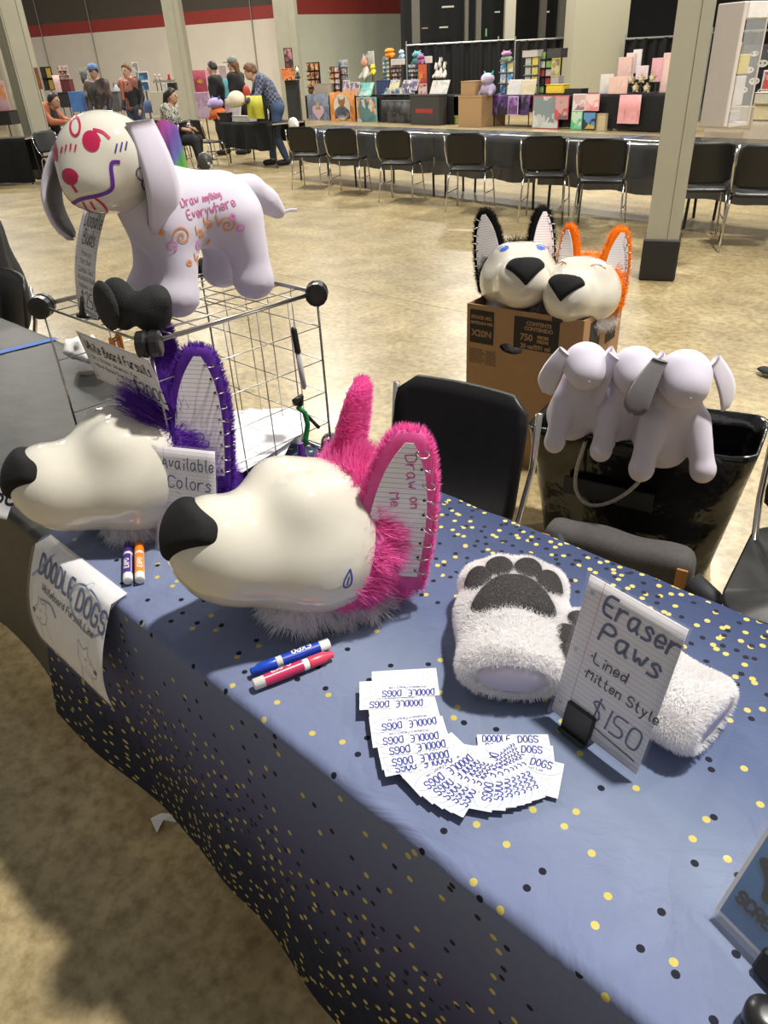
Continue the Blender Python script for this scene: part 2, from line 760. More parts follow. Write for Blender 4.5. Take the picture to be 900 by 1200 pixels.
# a sawn joint and a crack in the slab
MB().add([(-40, 6.62, .0006), (6, 6.62, .0006), (6, 6.628, .0006), (-40, 6.628, .0006)], [(0, 1, 2, 3)]).add(
    [(-40, 4.02, .0006), (6, 4.02, .0006), (6, 4.026, .0006), (-40, 4.026, .0006)], [(0, 1, 2, 3)]).build('trim_1', mat('joint_filler', (.2, .155, .085), .7), kind='structure')

cream = mat('cream_wall_paint', (.8, .73, .62), .6, var=.03, vscale=2)
greenish = mat('light_tinted_block_paint', (.68, .7, .56), .55, var=.03, vscale=2)  # green tint of the lighting put into this wall's colour
redpaint = mat('red_wall_paint', (.34, .04, .03), .5, var=.05, vscale=3)
darkup = mat('dark_upper_wall', (.085, .07, .055), .7, var=.1)
olive = mat('olive_steel_paint', (.36, .345, .27), .45, var=.04, vscale=4)
blackcloth = mat('black_cloth', (.006, .006, .007), .75, var=.2, sheen=.0, bump=.15, bscale=30, spec=.3)
ZB = 3.5


def wall_pt(px, py, z=ZB):
    d = ray(px, py)
    return CP + d * ((z - CAM_H) / d.z)


def sheet(a, b, z0, z1, t=.12):
    """upright slab from a to b (plan points), thickness away from the camera"""
    a, b = Vector((a[0], a[1], 0)), Vector((b[0], b[1], 0))
    n = Vector((-(b - a).y, (b - a).x, 0)).normalized() * t
    m = MB()
    vs = [a, b, b + n, a + n]
    m.add([Vector((q.x, q.y, z0)) for q in vs] + [Vector((q.x, q.y, z1)) for q in vs],
          [(3, 2, 1, 0), (4, 5, 6, 7), (0, 1, 5, 4), (1, 2, 6, 5), (2, 3, 7, 6), (3, 0, 4, 7)])
    return m


A0, A1 = wall_pt(12, 46), wall_pt(325, 21)
A0 = A0 + (A0 - A1) * .6
B0, B1 = wall_pt(342, 17), wall_pt(476, 16)
sheet(A0, A1, 0, ZB).build('wall_left', cream, kind='structure')
sheet(A0, A1, ZB, ZB + .47, .1).build('trim_2', redpaint, kind='structure')
sheet(A0, A1, ZB + .47, 9, .1).build('wall_left_upper', darkup, kind='structure')
wb = sheet(B0, B1, 0, ZB).build('wall_back', greenish, kind='structure')
sheet(B0, B1, ZB, ZB + 1.6, .1).build('trim_3', redpaint, kind='structure')
sheet(A1, B0, 0, ZB).build('wall_return', cream, kind='structure')
sheet(A1, B0, ZB, ZB + 1.2, .1).build('trim_4', redpaint, kind='structure')
# the dark glazed front of the next hall
G0, G1 = at_d(470, 40, 34), at_d(1010, 40, 34)
sheet(G0, G1, 0, 9).build('wall_right', mat('dark_room_beyond', (.012, .013, .013), .5), kind='structure')
DG = 31.
mull = mat('cream_mullion', (.42, .39, .31), .5, var=.03)
k = 0
for (x0, x1, d) in ((483, 492, 31), (545, 549, 31), (558, 564, 31), (592, 604, 29.5), (633, 640, 31), (655, 664, 31)):
    k += 1
    a, b = at_d(x0, 25, d), at_d(x1, 25, d)
    sheet((a.x, a.y), (b.x, b.y), 0, 8, .3).build('window_%d' % k, mull, kind='structure')
g = sheet(at_d(474, 40, 30.9), at_d(1000, 40, 30.9), 0, 8, .02)
g.build('window_7', clear_mat('hall_glass', .25, .05, (.01, .011, .011)), kind='structure')
a, b = at_d(671, 60, 25.5), at_d(733, 60, 25.5)
sheet((a.x, a.y), (b.x, b.y), 0, 8, 1.2).build('wall_pier', mat('khaki_pier_paint', (.4, .38, .28), .55, var=.03), kind='structure')
# faint lamps and an exit sign burning in the room beyond
for (x, y, w_, h_, col) in ((525, 8, 14, 1.6, (.8, .75, .6)), (520, 32, 10, 1.4, (.7, .75, .6)), (570, 38, 1.6, 9, (.25, .5, .2)), (668, 29, 9, 4, (.15, .5, .1)), (640, 14, 8, 1.6, (.7, .7, .6)), (498, 33, 7, 1.2, (.5, .3, .2)), (583, 14, 6, 1.4, (.6, .7, .55))):
    p, q, s = at_d(x - w_ / 2, y - h_ / 2, 32.5), at_d(x + w_ / 2, y - h_ / 2, 32.5), at_d(x, y + h_ / 2, 32.5)
    sheet((p.x, p.y), (q.x, q.y), s.z, p.z, .08).build('ceiling_light', mat('glow_%d' % x, col, .5, emit=.8),
        label='small green sign glowing behind the glazing' if x == 668 else 'dim light glowing in the dark room behind the glazing', cat='sign' if x == 668 else 'light', group=None if x == 668 else 'lights beyond the glass front')


# black pipe-and-drape backdrop
def drape(name, px0, px1, py_top, d, label, seed, group='black backdrop drapes'):
    a, b = at_d(px0, py_top, d), at_d(px1, py_top, d)
    zt = (a.z + b.z) / 2
    a, b = Vector((a.x, a.y, 0)), Vector((b.x, b.y, 0))
    L = (b - a).length
    t = (b - a) / L
    n = Vector((t.y, -t.x, 0))
    N = int(L / .05)
    rng = random.Random(seed)
    ph = [rng.random() * 6.28 for _ in range(3)]
    vs, fs = [], []
    for i in range(N + 1):
        s = L * i / N
        w = .05 * math.sin(s * 21 + ph[0]) + .03 * math.sin(s * 9 + ph[1])
        for z in (0.02, zt * .5, zt):
            vs.append(a + t * s + n * w * (1.2 - .5 * z / zt) + Vector((0, 0, z)))
    for i in range(N):
        for j in range(2):
            fs.append((i * 3 + j, i * 3 + 3 + j, i * 3 + 4 + j, i * 3 + 1 + j))
    t_ = thing(name, label, 'curtain', a, group=group)
    m = MB()
    m.add([v - a for v in vs], fs)
    m.build('fabric', blackcloth, t_, True)
    m = MB().tube([Vector((0, 0, zt)), b - a + Vector((0, 0, zt))], .03, 8)
    m.build('rail', mat('rail_steel', (.35, .35, .35), .4, .6), t_)
    for k_ in range(int(L / 3) + 1):
        p = t * min(L, k_ * 3.0)
        MB().tube([p, p + Vector((0, 0, zt + .12))], .025, 8).build('upright', mat('rail_steel'), t_)


drape('backdrop_drape', 476, 604, 50, 28., 'black curtain hung behind the black case and cardboard boxes', 1)
drape('backdrop_drape', 604, 672, 46, 27.6, 'black curtain hung behind the galaxy cloth table', 2)
drape('backdrop_drape', 733, 840, 43, 25., 'black curtain hung behind the table of pink prints', 3)
drape('backdrop_drape', 835, 985, 35, 20., 'black curtain hung behind the panda print cloth', 4)


# painted steel columns: H section with a dark wrap at the foot
def column(label, base, w, h, rz, wrap=True, top=8.):
    t = thing('column', label, 'column', base, rz)
    for s in (-1, 1):
        MB().box((-w / 2, s * h / 2 - .012, 0), (w / 2, s * h / 2 + .012, top)).build('flange', olive, t)
    MB().box((-.011, -h / 2, 0), (.011, h / 2, top)).build('web', olive, t)
    for s in (-1, 1):
        MB().box((s * (w / 2) - (.02 if s > 0 else 0), -h / 2 + .02, 0), (s * (w / 2) + (.02 if s < 0 else 0), h / 2 - .02, top)).build('edge_plate', olive, t)
    MB().box((w * .16, -h / 2 - .022, .3 if wrap else 0), (w * .16 + .014, -h / 2 - .012, top)).build('seam_strip', olive, t)
    if wrap:
        MB().box((-w / 2 - .015, -h / 2 - .03, .002), (w / 2 + .015, h / 2 + .03, .3), bev=.01).build('foot_wrap', mat('black_rubber_wrap', (.012, .012, .013), .5), t)
    return t


cb = at_z(769, 326, 0)
column('khaki steel column with a white display box fixed to it', (cb.x - .02, cb.y + .06, 0), .23, .25, R(22))
COLM = Matrix.Translation((cb.x - .02, cb.y + .06, 0)) @ Matrix.Rotation(R(22), 4, 'Z')
pL = at_z(46, 216, 0)
column('khaki steel column behind the far black draped table', (pL.x - RH.x * .2 + FH.x * 1., pL.y - RH.y * .2 + FH.y * 1., 0), .3, .33, R(5))
for (px, py, d, w_, lb) in ((25, 40, 27, .36, 'cream column beside the far clothing display'), (207, 40, 27, .5, 'pale column behind the stall with pink banners'), (337, 40, 26, .62, 'broad pale column behind the plaid shirt shopper'), (2, 90, 20, .3, 'slim column near the far left pink stall')):
    p = at_d(px, py, d)
    column(lb, (p.x, p.y, 0), w_, w_ * .9, R(40), False)
# wall conduits
for px, nm in ((57, 'conduit'), (115, 'conduit'), (301, 'conduit')):
    p = at_d(px, 60, 29)
    a = A0.lerp(A1, 0)
    dr = (A1 - A0).normalized()
    nrm = Vector((dr.y, -dr.x, 0))
    d = ray(px, 70)
    t_ = ((A0 - CP).dot(nrm)) / d.dot(nrm)
    q = CP + d * t_ + nrm * .06
    MB().tube([(q.x, q.y, 1.6), (q.x, q.y, 6)], .022, 6).build(nm, mat('grey_conduit', (.3, .28, .25), .5), label='thin grey conduit running up the cream wall', cat='pipe', group='wall conduits')

# ================================================================== the vendor tables in front
TX = [(-4.33, -2.505), (-2.495, -.675), (-.665, 1.16)]
TY0, TY1, TZ = .37, .97, .738
tl = ['folding table under the plain black cover, beyond the blue tape', 'folding table under the black cover and the wire cube', 'folding table under the blue dotted cloth']
wood = mat('table_laminate', (.4, .33, .25), .5)
legm = mat('dark_leg_steel', (.05, .05, .055), .45, .7)
chrome = mat('chrome_tube', (.62, .6, .57), .18, 1.)
for (x0, x1), lb in zip(TX, tl):
    t = thing('folding_table', lb, 'table', ((x0 + x1) / 2, (TY0 + TY1) / 2, 0))
    w_ = (x1 - x0) / 2 - .02
    MB().box((-w_, -.275, .7), (w_, .275, .73), bev=.004).build('tabletop', wood, t)
    for sx in (-1, 1):
        for sy in (-1, 1):
            MB().tube([(sx * (w_ - .15), sy * .22, .7), (sx * (w_ - .12), sy * .22, 0)], .014, 8).build('leg', legm, t)
        MB().tube([(sx * (w_ - .13), -.22, .25), (sx * (w_ - .13), .22, .25)], .01, 8).build('crossbar', legm, t)


def cover(name, x0, x1, y0, y1, z, front, back, dx, fold, seed, left_over=0., wr=.0):
    """cloth over a table: grid with uv in metres (u along, v across from front hem)"""
    rng = np.random.default_rng(seed)
    rad = .014
    prof = []
    nf = max(4, int(front / .02))
    for i in range(nf):
        prof.append((y0, z - front + (front - rad) * i / nf, front - rad - (front - rad) * i / nf, 1))
    for i in range(5):
        a = math.pi / 2 * i / 4
        prof.append((y0 + rad * (1 - math.cos(a)), z - rad + rad * math.sin(a), 0, 0))
    nt_ = int((y1 - y0 - 2 * rad) / .02)
    for i in range(1, nt_):
        prof.append((y0 + rad + (y1 - y0 - 2 * rad) * i / nt_, z, 0, 0))
    for i in range(5):
        a = math.pi / 2 * i / 4
        prof.append((y1 - rad + rad * math.sin(a), z - rad + rad * math.cos(a), 0, 0))
    nb = max(3, int(back / .04))
    for i in range(1, nb + 1):
        prof.append((y1, z - rad - (back - rad) * i / nb, (back - rad) * i / nb, -1))
    vl = [0.]
    for a, b in zip(prof[:-1], prof[1:]):
        vl.append(vl[-1] + math.hypot(a[0] - b[0], a[1] - b[1]))
    nx = int((x1 - x0) / dx)
    vs, uv = [], []
    ph = rng.random(6) * 6.28
    for i in range(nx + 1):
        x = x0 + (x1 - x0) * i / nx
        f = .5 * math.sin(x * 9.1 + ph[0]) + .35 * math.sin(x * 17.3 + ph[1]) + .3 * math.sin(x * 4.3 + ph[2])
        g = math.sin(x * 31 + ph[3]) * .15
        for (y, zz, dp, side), v in zip(prof, vl):
            amp = fold * min(1, dp / max(front, .01) * 1.3)
            Y, Z, X = y, zz, x
            if side:
                Y -= side * (amp * (f + g + .9) + dp * .02)
                if side > 0:
                    k_ = (dp / front)
                    Z += k_ ** 3 * .035 * math.sin(x * 6.7 + ph[4]) + k_ ** 3 * .015 * math.sin(x * 15 + ph[5])
                if left_over and x < x0 + .22:
                    X -= left_over * dp / front * (1 - (x - x0) / .22)
            elif wr:
                Z += wr * (math.sin(x * 37 + 21 * y + ph[0]) * math.sin(x * 11 - 29 * y + ph[1]) + .6 * math.sin(x * 63 - 40 * y) * math.sin(y * 31 + ph[2])) * .5
            vs.append((X, Y, Z))
            uv.append((x, v))
    n = len(prof)
    fs = [(i * n + j, i * n + n + j, i * n + n + j + 1, i * n + j + 1) for i in range(nx) for j in range(n - 1)]
    me = bpy.data.meshes.new(name)
    me.from_pydata(vs, [], fs)
    ul = me.uv_layers.new(name='cloth')
    li = np.zeros(len(me.loops), int)
    me.loops.foreach_get('vertex_index', li)
    ul.data.foreach_set('uv', np.array(uv)[li].astype(np.float32).ravel())
    me.update()
    me.shade_smooth()
    return me


def dotted_mat(V_front, V_top, V_all):
    m = bpy.data.materials.new('blue_dotted_cloth')
    m.use_nodes = True
    nt = m.node_tree
    b = nt.nodes['Principled BSDF']
    b.inputs['Roughness'].default_value = .75
    b.inputs['Specular IOR Level'].default_value = .2
    uvn = sub(nt, 'ShaderNodeUVMap')
    uvn.uv_map = 'cloth'
    sx = sub(nt, 'ShaderNodeSeparateXYZ')
    nt.links.new(uvn.outputs[0], sx.inputs[0])
    mr = sub(nt, 'ShaderNodeMapRange')
    mr.inputs[2].default_value = V_all
    nt.links.new(sx.outputs[1], mr.inputs[0])
    rp = sub(nt, 'ShaderNodeValToRGB')
    e = rp.color_ramp.elements
    stops = [(0, (.006, .009, .026)), (V_front * .3, (.012, .017, .048)), (V_front * .62, (.075, .08, .18)), (V_front, (.15, .18, .315)), (V_front + V_top * .3, (.18, .222, .33)), (V_front + V_top * .55, (.09, .12, .225)), (V_front + V_top, (.026, .042, .11)), (V_all, (.01, .015, .05))]  # cloth's own ombre, with bluish shade of the drape also put into the colour
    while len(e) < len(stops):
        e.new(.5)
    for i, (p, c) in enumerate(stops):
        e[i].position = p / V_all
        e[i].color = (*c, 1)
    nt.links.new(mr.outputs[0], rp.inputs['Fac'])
    dn = sub(nt, 'ShaderNodeValToRGB')
    e = dn.color_ramp.elements
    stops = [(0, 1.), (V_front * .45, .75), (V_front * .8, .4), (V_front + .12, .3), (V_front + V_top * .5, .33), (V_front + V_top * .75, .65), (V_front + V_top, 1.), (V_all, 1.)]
    while len(e) < len(stops):
        e.new(.5)
    for i, (p, c) in enumerate(stops):
        e[i].position = p / V_all
        e[i].color = (c, c, c, 1)
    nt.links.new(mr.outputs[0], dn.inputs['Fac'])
    col = rp.outputs['Color']

    def math_(op, a, bb=None):
        n = sub(nt, 'ShaderNodeMath', operation=op)
        for i, q in enumerate((a, bb)):
            if q is None:
                continue
            if isinstance(q, (int, float)):
                n.inputs[i].default_value = q
            else:
                nt.links.new(q, n.inputs[i])
        return n.outputs[0]
    foil = []
    for (scale, off, r_, thr, gold) in ((26, 0, .0043, .0, True), (40, 3.3, .0042, .45, True), (27, 7.7, .0042, .0, False), (38, 11.3, .004, .45, False)):
        mp = sub(nt, 'ShaderNodeMapping')
        mp.inputs['Location'].default_value = (off, off * .7, 0)
        nt.links.new(uvn.outputs[0], mp.inputs[0])
        v = sub(nt, 'ShaderNodeTexVoronoi', voronoi_dimensions='2D')
        v.inputs['Scale'].default_value = scale
        v.inputs['Randomness'].default_value = .85
        nt.links.new(mp.outputs[0], v.inputs['Vector'])
        sp = sub(nt, 'ShaderNodeSeparateColor')
        nt.links.new(v.outputs['Color'], sp.inputs[0])
        dens = math_('SUBTRACT', dn.outputs['Color'], thr)
        k = math_('MULTIPLY', math_('LESS_THAN', v.outputs['Distance'], r_ * scale), math_('LESS_THAN', sp.outputs[0], dens))
        mx = sub(nt, 'ShaderNodeMixRGB')
        nt.links.new(k, mx.inputs[0])
        nt.links.new(col, mx.inputs[1])
        mx.inputs[2].default_value = (.5, .42, .11, 1) if gold else (.008, .009, .02, 1)
        col = mx.outputs[0]
        if gold:
            foil.append(k)
    nt.links.new(col, b.inputs['Base Color'])
    fo = math_('MULTIPLY', math_('MAXIMUM', *foil), .35)
    nt.links.new(math_('SUBTRACT', .75, fo), b.inputs['Roughness'])
    # creases and weave
    n = sub(nt, 'ShaderNodeTexNoise')
    n.inputs['Scale'].default_value = 5
    n.inputs['Detail'].default_value = 5
    n.inputs['Distortion'].default_value = 1.2
    nt.links.new(uvn.outputs[0], n.inputs['Vector'])
    bp = sub(nt, 'ShaderNodeBump')
    bp.inputs['Strength'].default_value = .5
    bp.inputs['Distance'].default_value = .03
    nt.links.new(n.outputs['Fac'], bp.inputs['Height'])
    wv = sub(nt, 'ShaderNodeTexWave')
    wv.inputs['Scale'].default_value = 1.1
    wv.inputs['Distortion'].default_value = 9
    wv.inputs['Detail'].default_value = 4
    wv.inputs['Detail Scale'].default_value = .8
    nt.links.new(uvn.outputs[0], wv.inputs['Vector'])
    rg = sub(nt, 'ShaderNodeValToRGB')
    rg.color_ramp.elements[0].position, rg.color_ramp.elements[1].position = .9, 1.
    nt.links.new(wv.outputs['Fac'], rg.inputs[0])
    b2 = sub(nt, 'ShaderNodeBump')
    b2.inputs['Strength'].default_value = .35
    b2.inputs['Distance'].default_value = .006
    nt.links.new(rg.outputs[0], b2.inputs['Height'])
    nt.links.new(bp.outputs['Normal'], b2.inputs['Normal'])
    nt.links.new(b2.outputs['Normal'], b.inputs['Normal'])
    return m


bcov = mat('black_plastic_cover', (.018, .018, .017), .45, var=.15, vscale=6, bump=.25, bscale=9)
link('table_cover', cover('table_cover', -4.4, -1.24, TY0 - .006, TY1 + .006, .744, .5, .25, .05, .008, 3, wr=.002), bcov,
     label='black plastic cover over the tables, grey where the light catches it', cat='table cover')
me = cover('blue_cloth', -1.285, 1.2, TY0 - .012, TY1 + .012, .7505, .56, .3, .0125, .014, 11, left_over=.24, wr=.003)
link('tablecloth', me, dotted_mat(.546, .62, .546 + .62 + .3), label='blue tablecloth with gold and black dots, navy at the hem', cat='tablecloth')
TT = .7525     # level of things standing on the dotted cloth
# blue tape on the black cover
p = MB()
p.add([(-2.56, .36, .7475), (-2.525, .36, .7475), (-2.475, .975, .7475), (-2.51, .975, .7475), (-2.56, .36, .7465), (-2.525, .36, .7465), (-2.475, .975, .7465), (-2.51, .975, .7465)], [(0, 1, 2, 3), (7, 6, 5, 4), (0, 4, 5, 1), (1, 5, 6, 2), (2, 6, 7, 3), (3, 7, 4, 0)])
p.build('tape_strip', mat('blue_tape', (.05, .13, .42), .6), label='strip of blue tape across the black table cover', cat='tape')

# ================================================================== whiteboard dog heads
gloss = mat('whiteboard_gloss', (.66, .63, .55), .07, spec=.6, var=.015, vscale=5, coat=.6)
foam = mat('black_nose_foam', (.008, .008, .009), .8, var=.2, vscale=200, bump=.12, bscale=700, spec=.25)
wire = mat('steel_wire', (.5, .48, .45), .3, 1.)
FUR = {
    'pink': fur_mat('hot_pink_fur', (1., .2, .56)),
    'purple': fur_mat('purple_fur', (.15, .045, .42), var=.25),
    'black': fur_mat('black_fur', (.006, .006, .006), var=.3),
    'orange': fur_mat('orange_fur', (.98, .27, .015)),
    'white': fur_mat('white_fur', (.9, .88, .91), .5, .02),
}


def head_sdf(P):
    d = ell(P, (0, 0, 0), (.112, .122, .106))
    for s in (-1, 1):
        d = smin(d, ell(P, (.02, s * .055, -.03), (.085, .07, .072)), .04)
        d = smin(d, ell(P, (.062, s * .044, .056), (.042, .042, .038)), .035)
    d = smin(d, ell(P, (.135, 0, -.055), (.06, .066, .05)), .04)
    d = smin(d, cap(P * np.array([1, .86, 1]), (.07, 0, -.03), (.165, 0, -.02), .079, .07), .045)
    return d


def nose_sdf(P):
    d = head_sdf(P) - .011
    y, z = np.abs(P[:, 1]), P[:, 2] - .35 * (P[:, 0] - .2)
    kite = smax(smax((y * .78 - (z + .056) * .72), z - .04, .02), y * .8 + (z - .02) * .6 - .048, .012)
    d = smax(d, kite, .012)
    return smax(d, .13 - P[:, 0], .01)


HEAD_P, HEAD_Q = sdf_arrays(head_sdf, (-.15, -.16, -.15), (.27, .16, .15), .0062)
HEAD_P = relax(HEAD_P, HEAD_Q, 3)
HEAD_ME = np_mesh('shell', HEAD_P, HEAD_Q)
NOSE_ME = sdf_mesh('nose', nose_sdf, (.11, -.1, -.1), (.27, .1, .1), .0035, 2)


def hood_sdf(P):
    d = ell(P, (-.012, 0, .0), (.122, .13, .116))
    d = smin(d, ell(P, (-.1, 0, -.06), (.06, .09, .06)), .03)
    edge = P[:, 0] + .35 * P[:, 2] + .012 + .25 * np.abs(P[:, 1]) - .03
    return smax(d, edge, .015)


def collar_sdf(P):
    return blend(.03, cap(P, (.045, .05, -.105), (-.075, .07, -.1), .03, .034), cap(P, (.045, -.05, -.105), (-.075, -.07, -.1), .03, .034), cap(P, (.045, .05, -.105), (.045, -.05, -.105), .03, .03))


HOOD_P, HOOD_Q = sdf_arrays(hood_sdf, (-.19, -.16, -.15), (.12, .16, .15), .009)
HOOD_ME = np_mesh('hood', HOOD_P, HOOD_Q)
COL_P, COL_Q = sdf_arrays(collar_sdf, (-.13, -.13, -.15), (.1, .13, -.04), .009)
COL_ME = np_mesh('collar', COL_P, COL_Q)


def ear_half(v):                      # half width of the ear over its height 0..1
    return .056 * (1 - v) ** .55 * (.80 + .62 * v) + .012 * (1 - v ** 6)


EH = .235


def ear_sdf(P):                       # x across, y up, z = facing side
    v = np.clip(P[:, 1] / EH, 0, 1)
    hw = .056 * (1 - v) ** .55 * (.80 + .62 * v) + .012
    d = np.maximum(np.abs(P[:, 0]) - hw, np.maximum(P[:, 1] - EH, -P[:, 1] - .03)) * .8
    back = .012 + .02 * (1 - v) * np.clip(1 - (P[:, 0] / np.maximum(hw, .01)) ** 2, 0, 1)
    return smax(d, np.maximum(P[:, 2] - .008, -P[:, 2] - back), .012)


EAR_P, EAR_Q = sdf_arrays(ear_sdf, (-.09, -.05, -.05), (.09, .26, .03), .006)
EAR_ME = np_mesh('ear', EAR_P, EAR_Q)


def panel_me():
    out = []
    N = 14
    pts = []
    for i in range(N + 1):
        v = .0 + .93 * i / N
        pts.append((max(.006, ear_half(min(.98, v + .02)) - .014), v * EH))
    out = [(w, y) for w, y in pts] + [(-w, y) for w, y in reversed(pts)]
    m = MB()
    m.plate(out, .002)
    m.v = [(x, y, z + .0095) for x, y, z in m.v]
    return m.mesh('ear_panel')


PANEL_ME = panel_me()
EARLINE = lined_mat('ear_ruled_board', 1, .0078, (.84, .81, .84), (.42, .4, .46), .12, .5)
m_ = MB()
m_.tube([(.0085 * math.cos(a), 0, .0085 * math.sin(a)) for a in [2 * math.pi * i / 14 for i in range(14)]], .0011, 5, closed=True)
RING_ME = m_.mesh('ring', True)
HOLE_ME = MB().lathe([(.0022, 0), (.0022, .0006)], 10).mesh('ring_hole')
holem = mat('dark_hole', (.01, .01, .01), .6)
_furcache = {}


def cached(key, f):
    if key not in _furcache:
        _furcache[key] = f()
    return _furcache[key]


def surf_map(bvh, O, D, X, Y, lift=.0008, centre=(0, 0, 0)):
    """lay strokes on a curved surface: look along D from the plane O + x X + y Y"""
    O, D, X, Y = Vector(O), Vector(D).normalized(), Vector(X).normalized(), Vector(Y).normalized()
    C = Vector(centre)

    def f(x, y):
        p = O + X * x + Y * y
        h = bvh.ray_cast(p, D)
        if h[0] is None:
            h = bvh.find_nearest(p - D * (p - C).dot(D))
        return h[0] + h[1] * lift
        return h[0] + h[1] * lift * (1 if h[1].dot(D) < 0 else -1)
    return f


HEAD_BVH = BVHTree.FromPolygons(HEAD_P.tolist(), HEAD_Q.tolist())


def make_head(label, fur, loc, heading, pitch, roll=0., dens=1.0, ears=(), scale=1., writing=None, tuft=None):
    M = Matrix.Translation(loc) @ Matrix.Rotation(R(heading), 4, 'Z') @ Matrix.Rotation(R(-pitch), 4, 'Y') @ Matrix.Rotation(R(roll), 4, 'X') @ Matrix.Scale(scale, 4)
    t = thing('dog_head', label, 'dog head', M=M)
    sh = link('shell', HEAD_ME, gloss, t)
    link('nose', NOSE_ME, foam, t)
    fm = FUR[fur]
    link('hood', HOOD_ME, fm, t)
    link('hood_fur', cached(('hood', dens), lambda: fur_mesh('hood_fur', HOOD_P, HOOD_Q, int(15000 * dens), .036, (-.75, 0, .05), lambda c, n: (c[:, 0] < .05) * (1. - .0 * c[:, 2]), .0014, .55, .4, 3, clump=.02)), fm, t, kind='stuff')
    link('collar', COL_ME, FUR['white'], t)
    link('collar_fur', cached(('collar', dens), lambda: fur_mesh('collar_fur', COL_P, COL_Q, int(7000 * dens), .034, (-.1, 0, -.35), lambda c, n: (n[:, 2] > -.6) * 1., .0014, .7, .5, 4, clump=.018)), FUR['white'], t, kind='stuff')
    if tuft:
        n_, L_, cm_ = tuft
        link('forelock', fur_mesh('forelock', HOOD_P, HOOD_Q, n_, L_, cm_, lambda c, n: (c[:, 2] > .075) * (c[:, 0] > -.1) * (np.abs(c[:, 1]) < .07) * 1., .0016, .5, .3, 9, clump=.016), fm, t, kind='stuff')
    for (s, yaw, tilt, upx, eb) in ears:
        # ear frame: up leans outward/back, facing turned outward by yaw
        nrm = Vector((math.cos(R(yaw)), s * math.sin(R(yaw)), .1)).normalized()
        up = Vector((upx, s * math.sin(R(tilt)), 1)).normalized()
        nrm = (nrm - up * nrm.dot(up)).normalized()
        xx = up.cross(nrm)
        Mx = Matrix((xx, up, nrm)).transposed().to_4x4()
        Mx.translation = Vector((eb[0], s * eb[1], eb[2]))
        e = link('ear', EAR_ME, fm, t, M=Mx)
        link('ear_panel', PANEL_ME, EARLINE, e)
        link('ear_fur', cached(('ear', dens), lambda: fur_mesh('ear_fur', EAR_P, EAR_Q, int(9000 * dens), .013, (0, .35, -.2), lambda c, n: (n[:, 2] < .55) * 1., .0012, .8, .35, 5)), fm, e, kind='stuff')
        side = 1 if xx.dot(Vector((0, s, 0)) + Vector((-.3, 0, 0))) > 0 else -1
        for i in range(9):
            v = .05 + .82 * i / 8
            hw = ear_half(v) - .019
            a = random.uniform(-.5, .5)
            p = Vector((side * (hw + .008), v * EH, .0135))
            link('ring', RING_ME, wire, e, M=Matrix.Translation(p) @ Matrix.Rotation(a, 4, 'Z') @ Matrix.Rotation(random.uniform(-.3, .3), 4, 'X'))
            link('ring_hole', HOLE_ME, holem, e, loc=(side * hw, v * EH, .0106))
        if writing and s == writing[0]:
            L = []
            for (tx, x, y, h, sl) in writing[1]:
                L += pen(tx, x, y, h, R(sl))
            MB().ribbon(L, .0016, lambda x, y: Vector((x, y, .0112))).build('lettering', mat('pink_pen', (.6, .05, .3), .5), e, label='pink handwriting')
    return t, sh


pink, pink_shell = make_head('white glossy dog head with hot pink fur and pink ruled ears', 'pink', (-.742, .602, TT + .124), 256, 19, 0,
                             1.5, ((1, 62, 3, .16, (-.075, .1, -.03)), (-1, 50, -9, .12, (-.07, .08, -.005))),
                             tuft=(3000, .045, (-.1, 0, .6)), writing=(1, [('Draw', -.004, .2, .016, -78), ('on', .012, .135, .014, -78), ('Me', -.018, .14, .015, -78)]))
f = surf_map(HEAD_BVH, (.02, .2, -.02), (0, -1, 0), (-1, 0, 0), (0, 0, 1))
tear = [(0, .018), (.006, .004), (.006, -.008), (0, -.012), (-.006, -.008), (-.006, .004), (0, .018)]
MB().ribbon([chaikin(tear, 2), [(0, .006), (0, -.006)]], .0022, f).build('doodle', mat('blue_pen', (.01, .03, .35), .4), pink_shell, label='blue teardrop doodle')
purple, purple_shell = make_head('white glossy dog head with purple fur, muzzle out of the wire cube', 'purple', (-1.18, .558, TT + .116), 254, 10, 0,
                                 1.1, ((1, 66, -4, .0, (-.08, .085, .0)), (-1, 40, 10, .0, (-.07, .085, .0))), tuft=(4500, .085, (.35, -.25, .5)))
ear = [c for c in purple.children if c.name.startswith('ear')][0]
MB().ribbon([circle(.0, .075, .008, .007), circle(.01, .062, .007, .006), circle(-.006, .06, .005, .005)], .0014, lambda x, y: Vector((x, y, .0112))).build('doodle', mat('blue_pen'), ear, label='small blue doodle')

# ================================================================== wire cube
CX0, CX1, CY0, CY1, CZ0, CZ1 = -1.505, -1.103, .578, .955, .752, 1.105
cube = thing('wire_cube', 'open cube of steel wire grids with black corner joints', 'wire rack', (CX0, CY0, CZ0))
o = Vector((CX0, CY0, CZ0))


def grid_panel(name, a, u, v, nu, nv):
    m = MB()
    a, u, v = Vector(a) - o, Vector(u), Vector(v)
    for i in range(nu + 1):
        r = .0024 if i in (0, nu) else .0012
        m.tube([a + u * i / nu, a + u * i / nu + v], r, 6)
    for j in range(nv + 1):
        r = .0024 if j in (0, nv) else .0012
        m.tube([a + v * j / nv, a + v * j / nv + u], r, 6)
    return m.build(name, wire, cube, True)


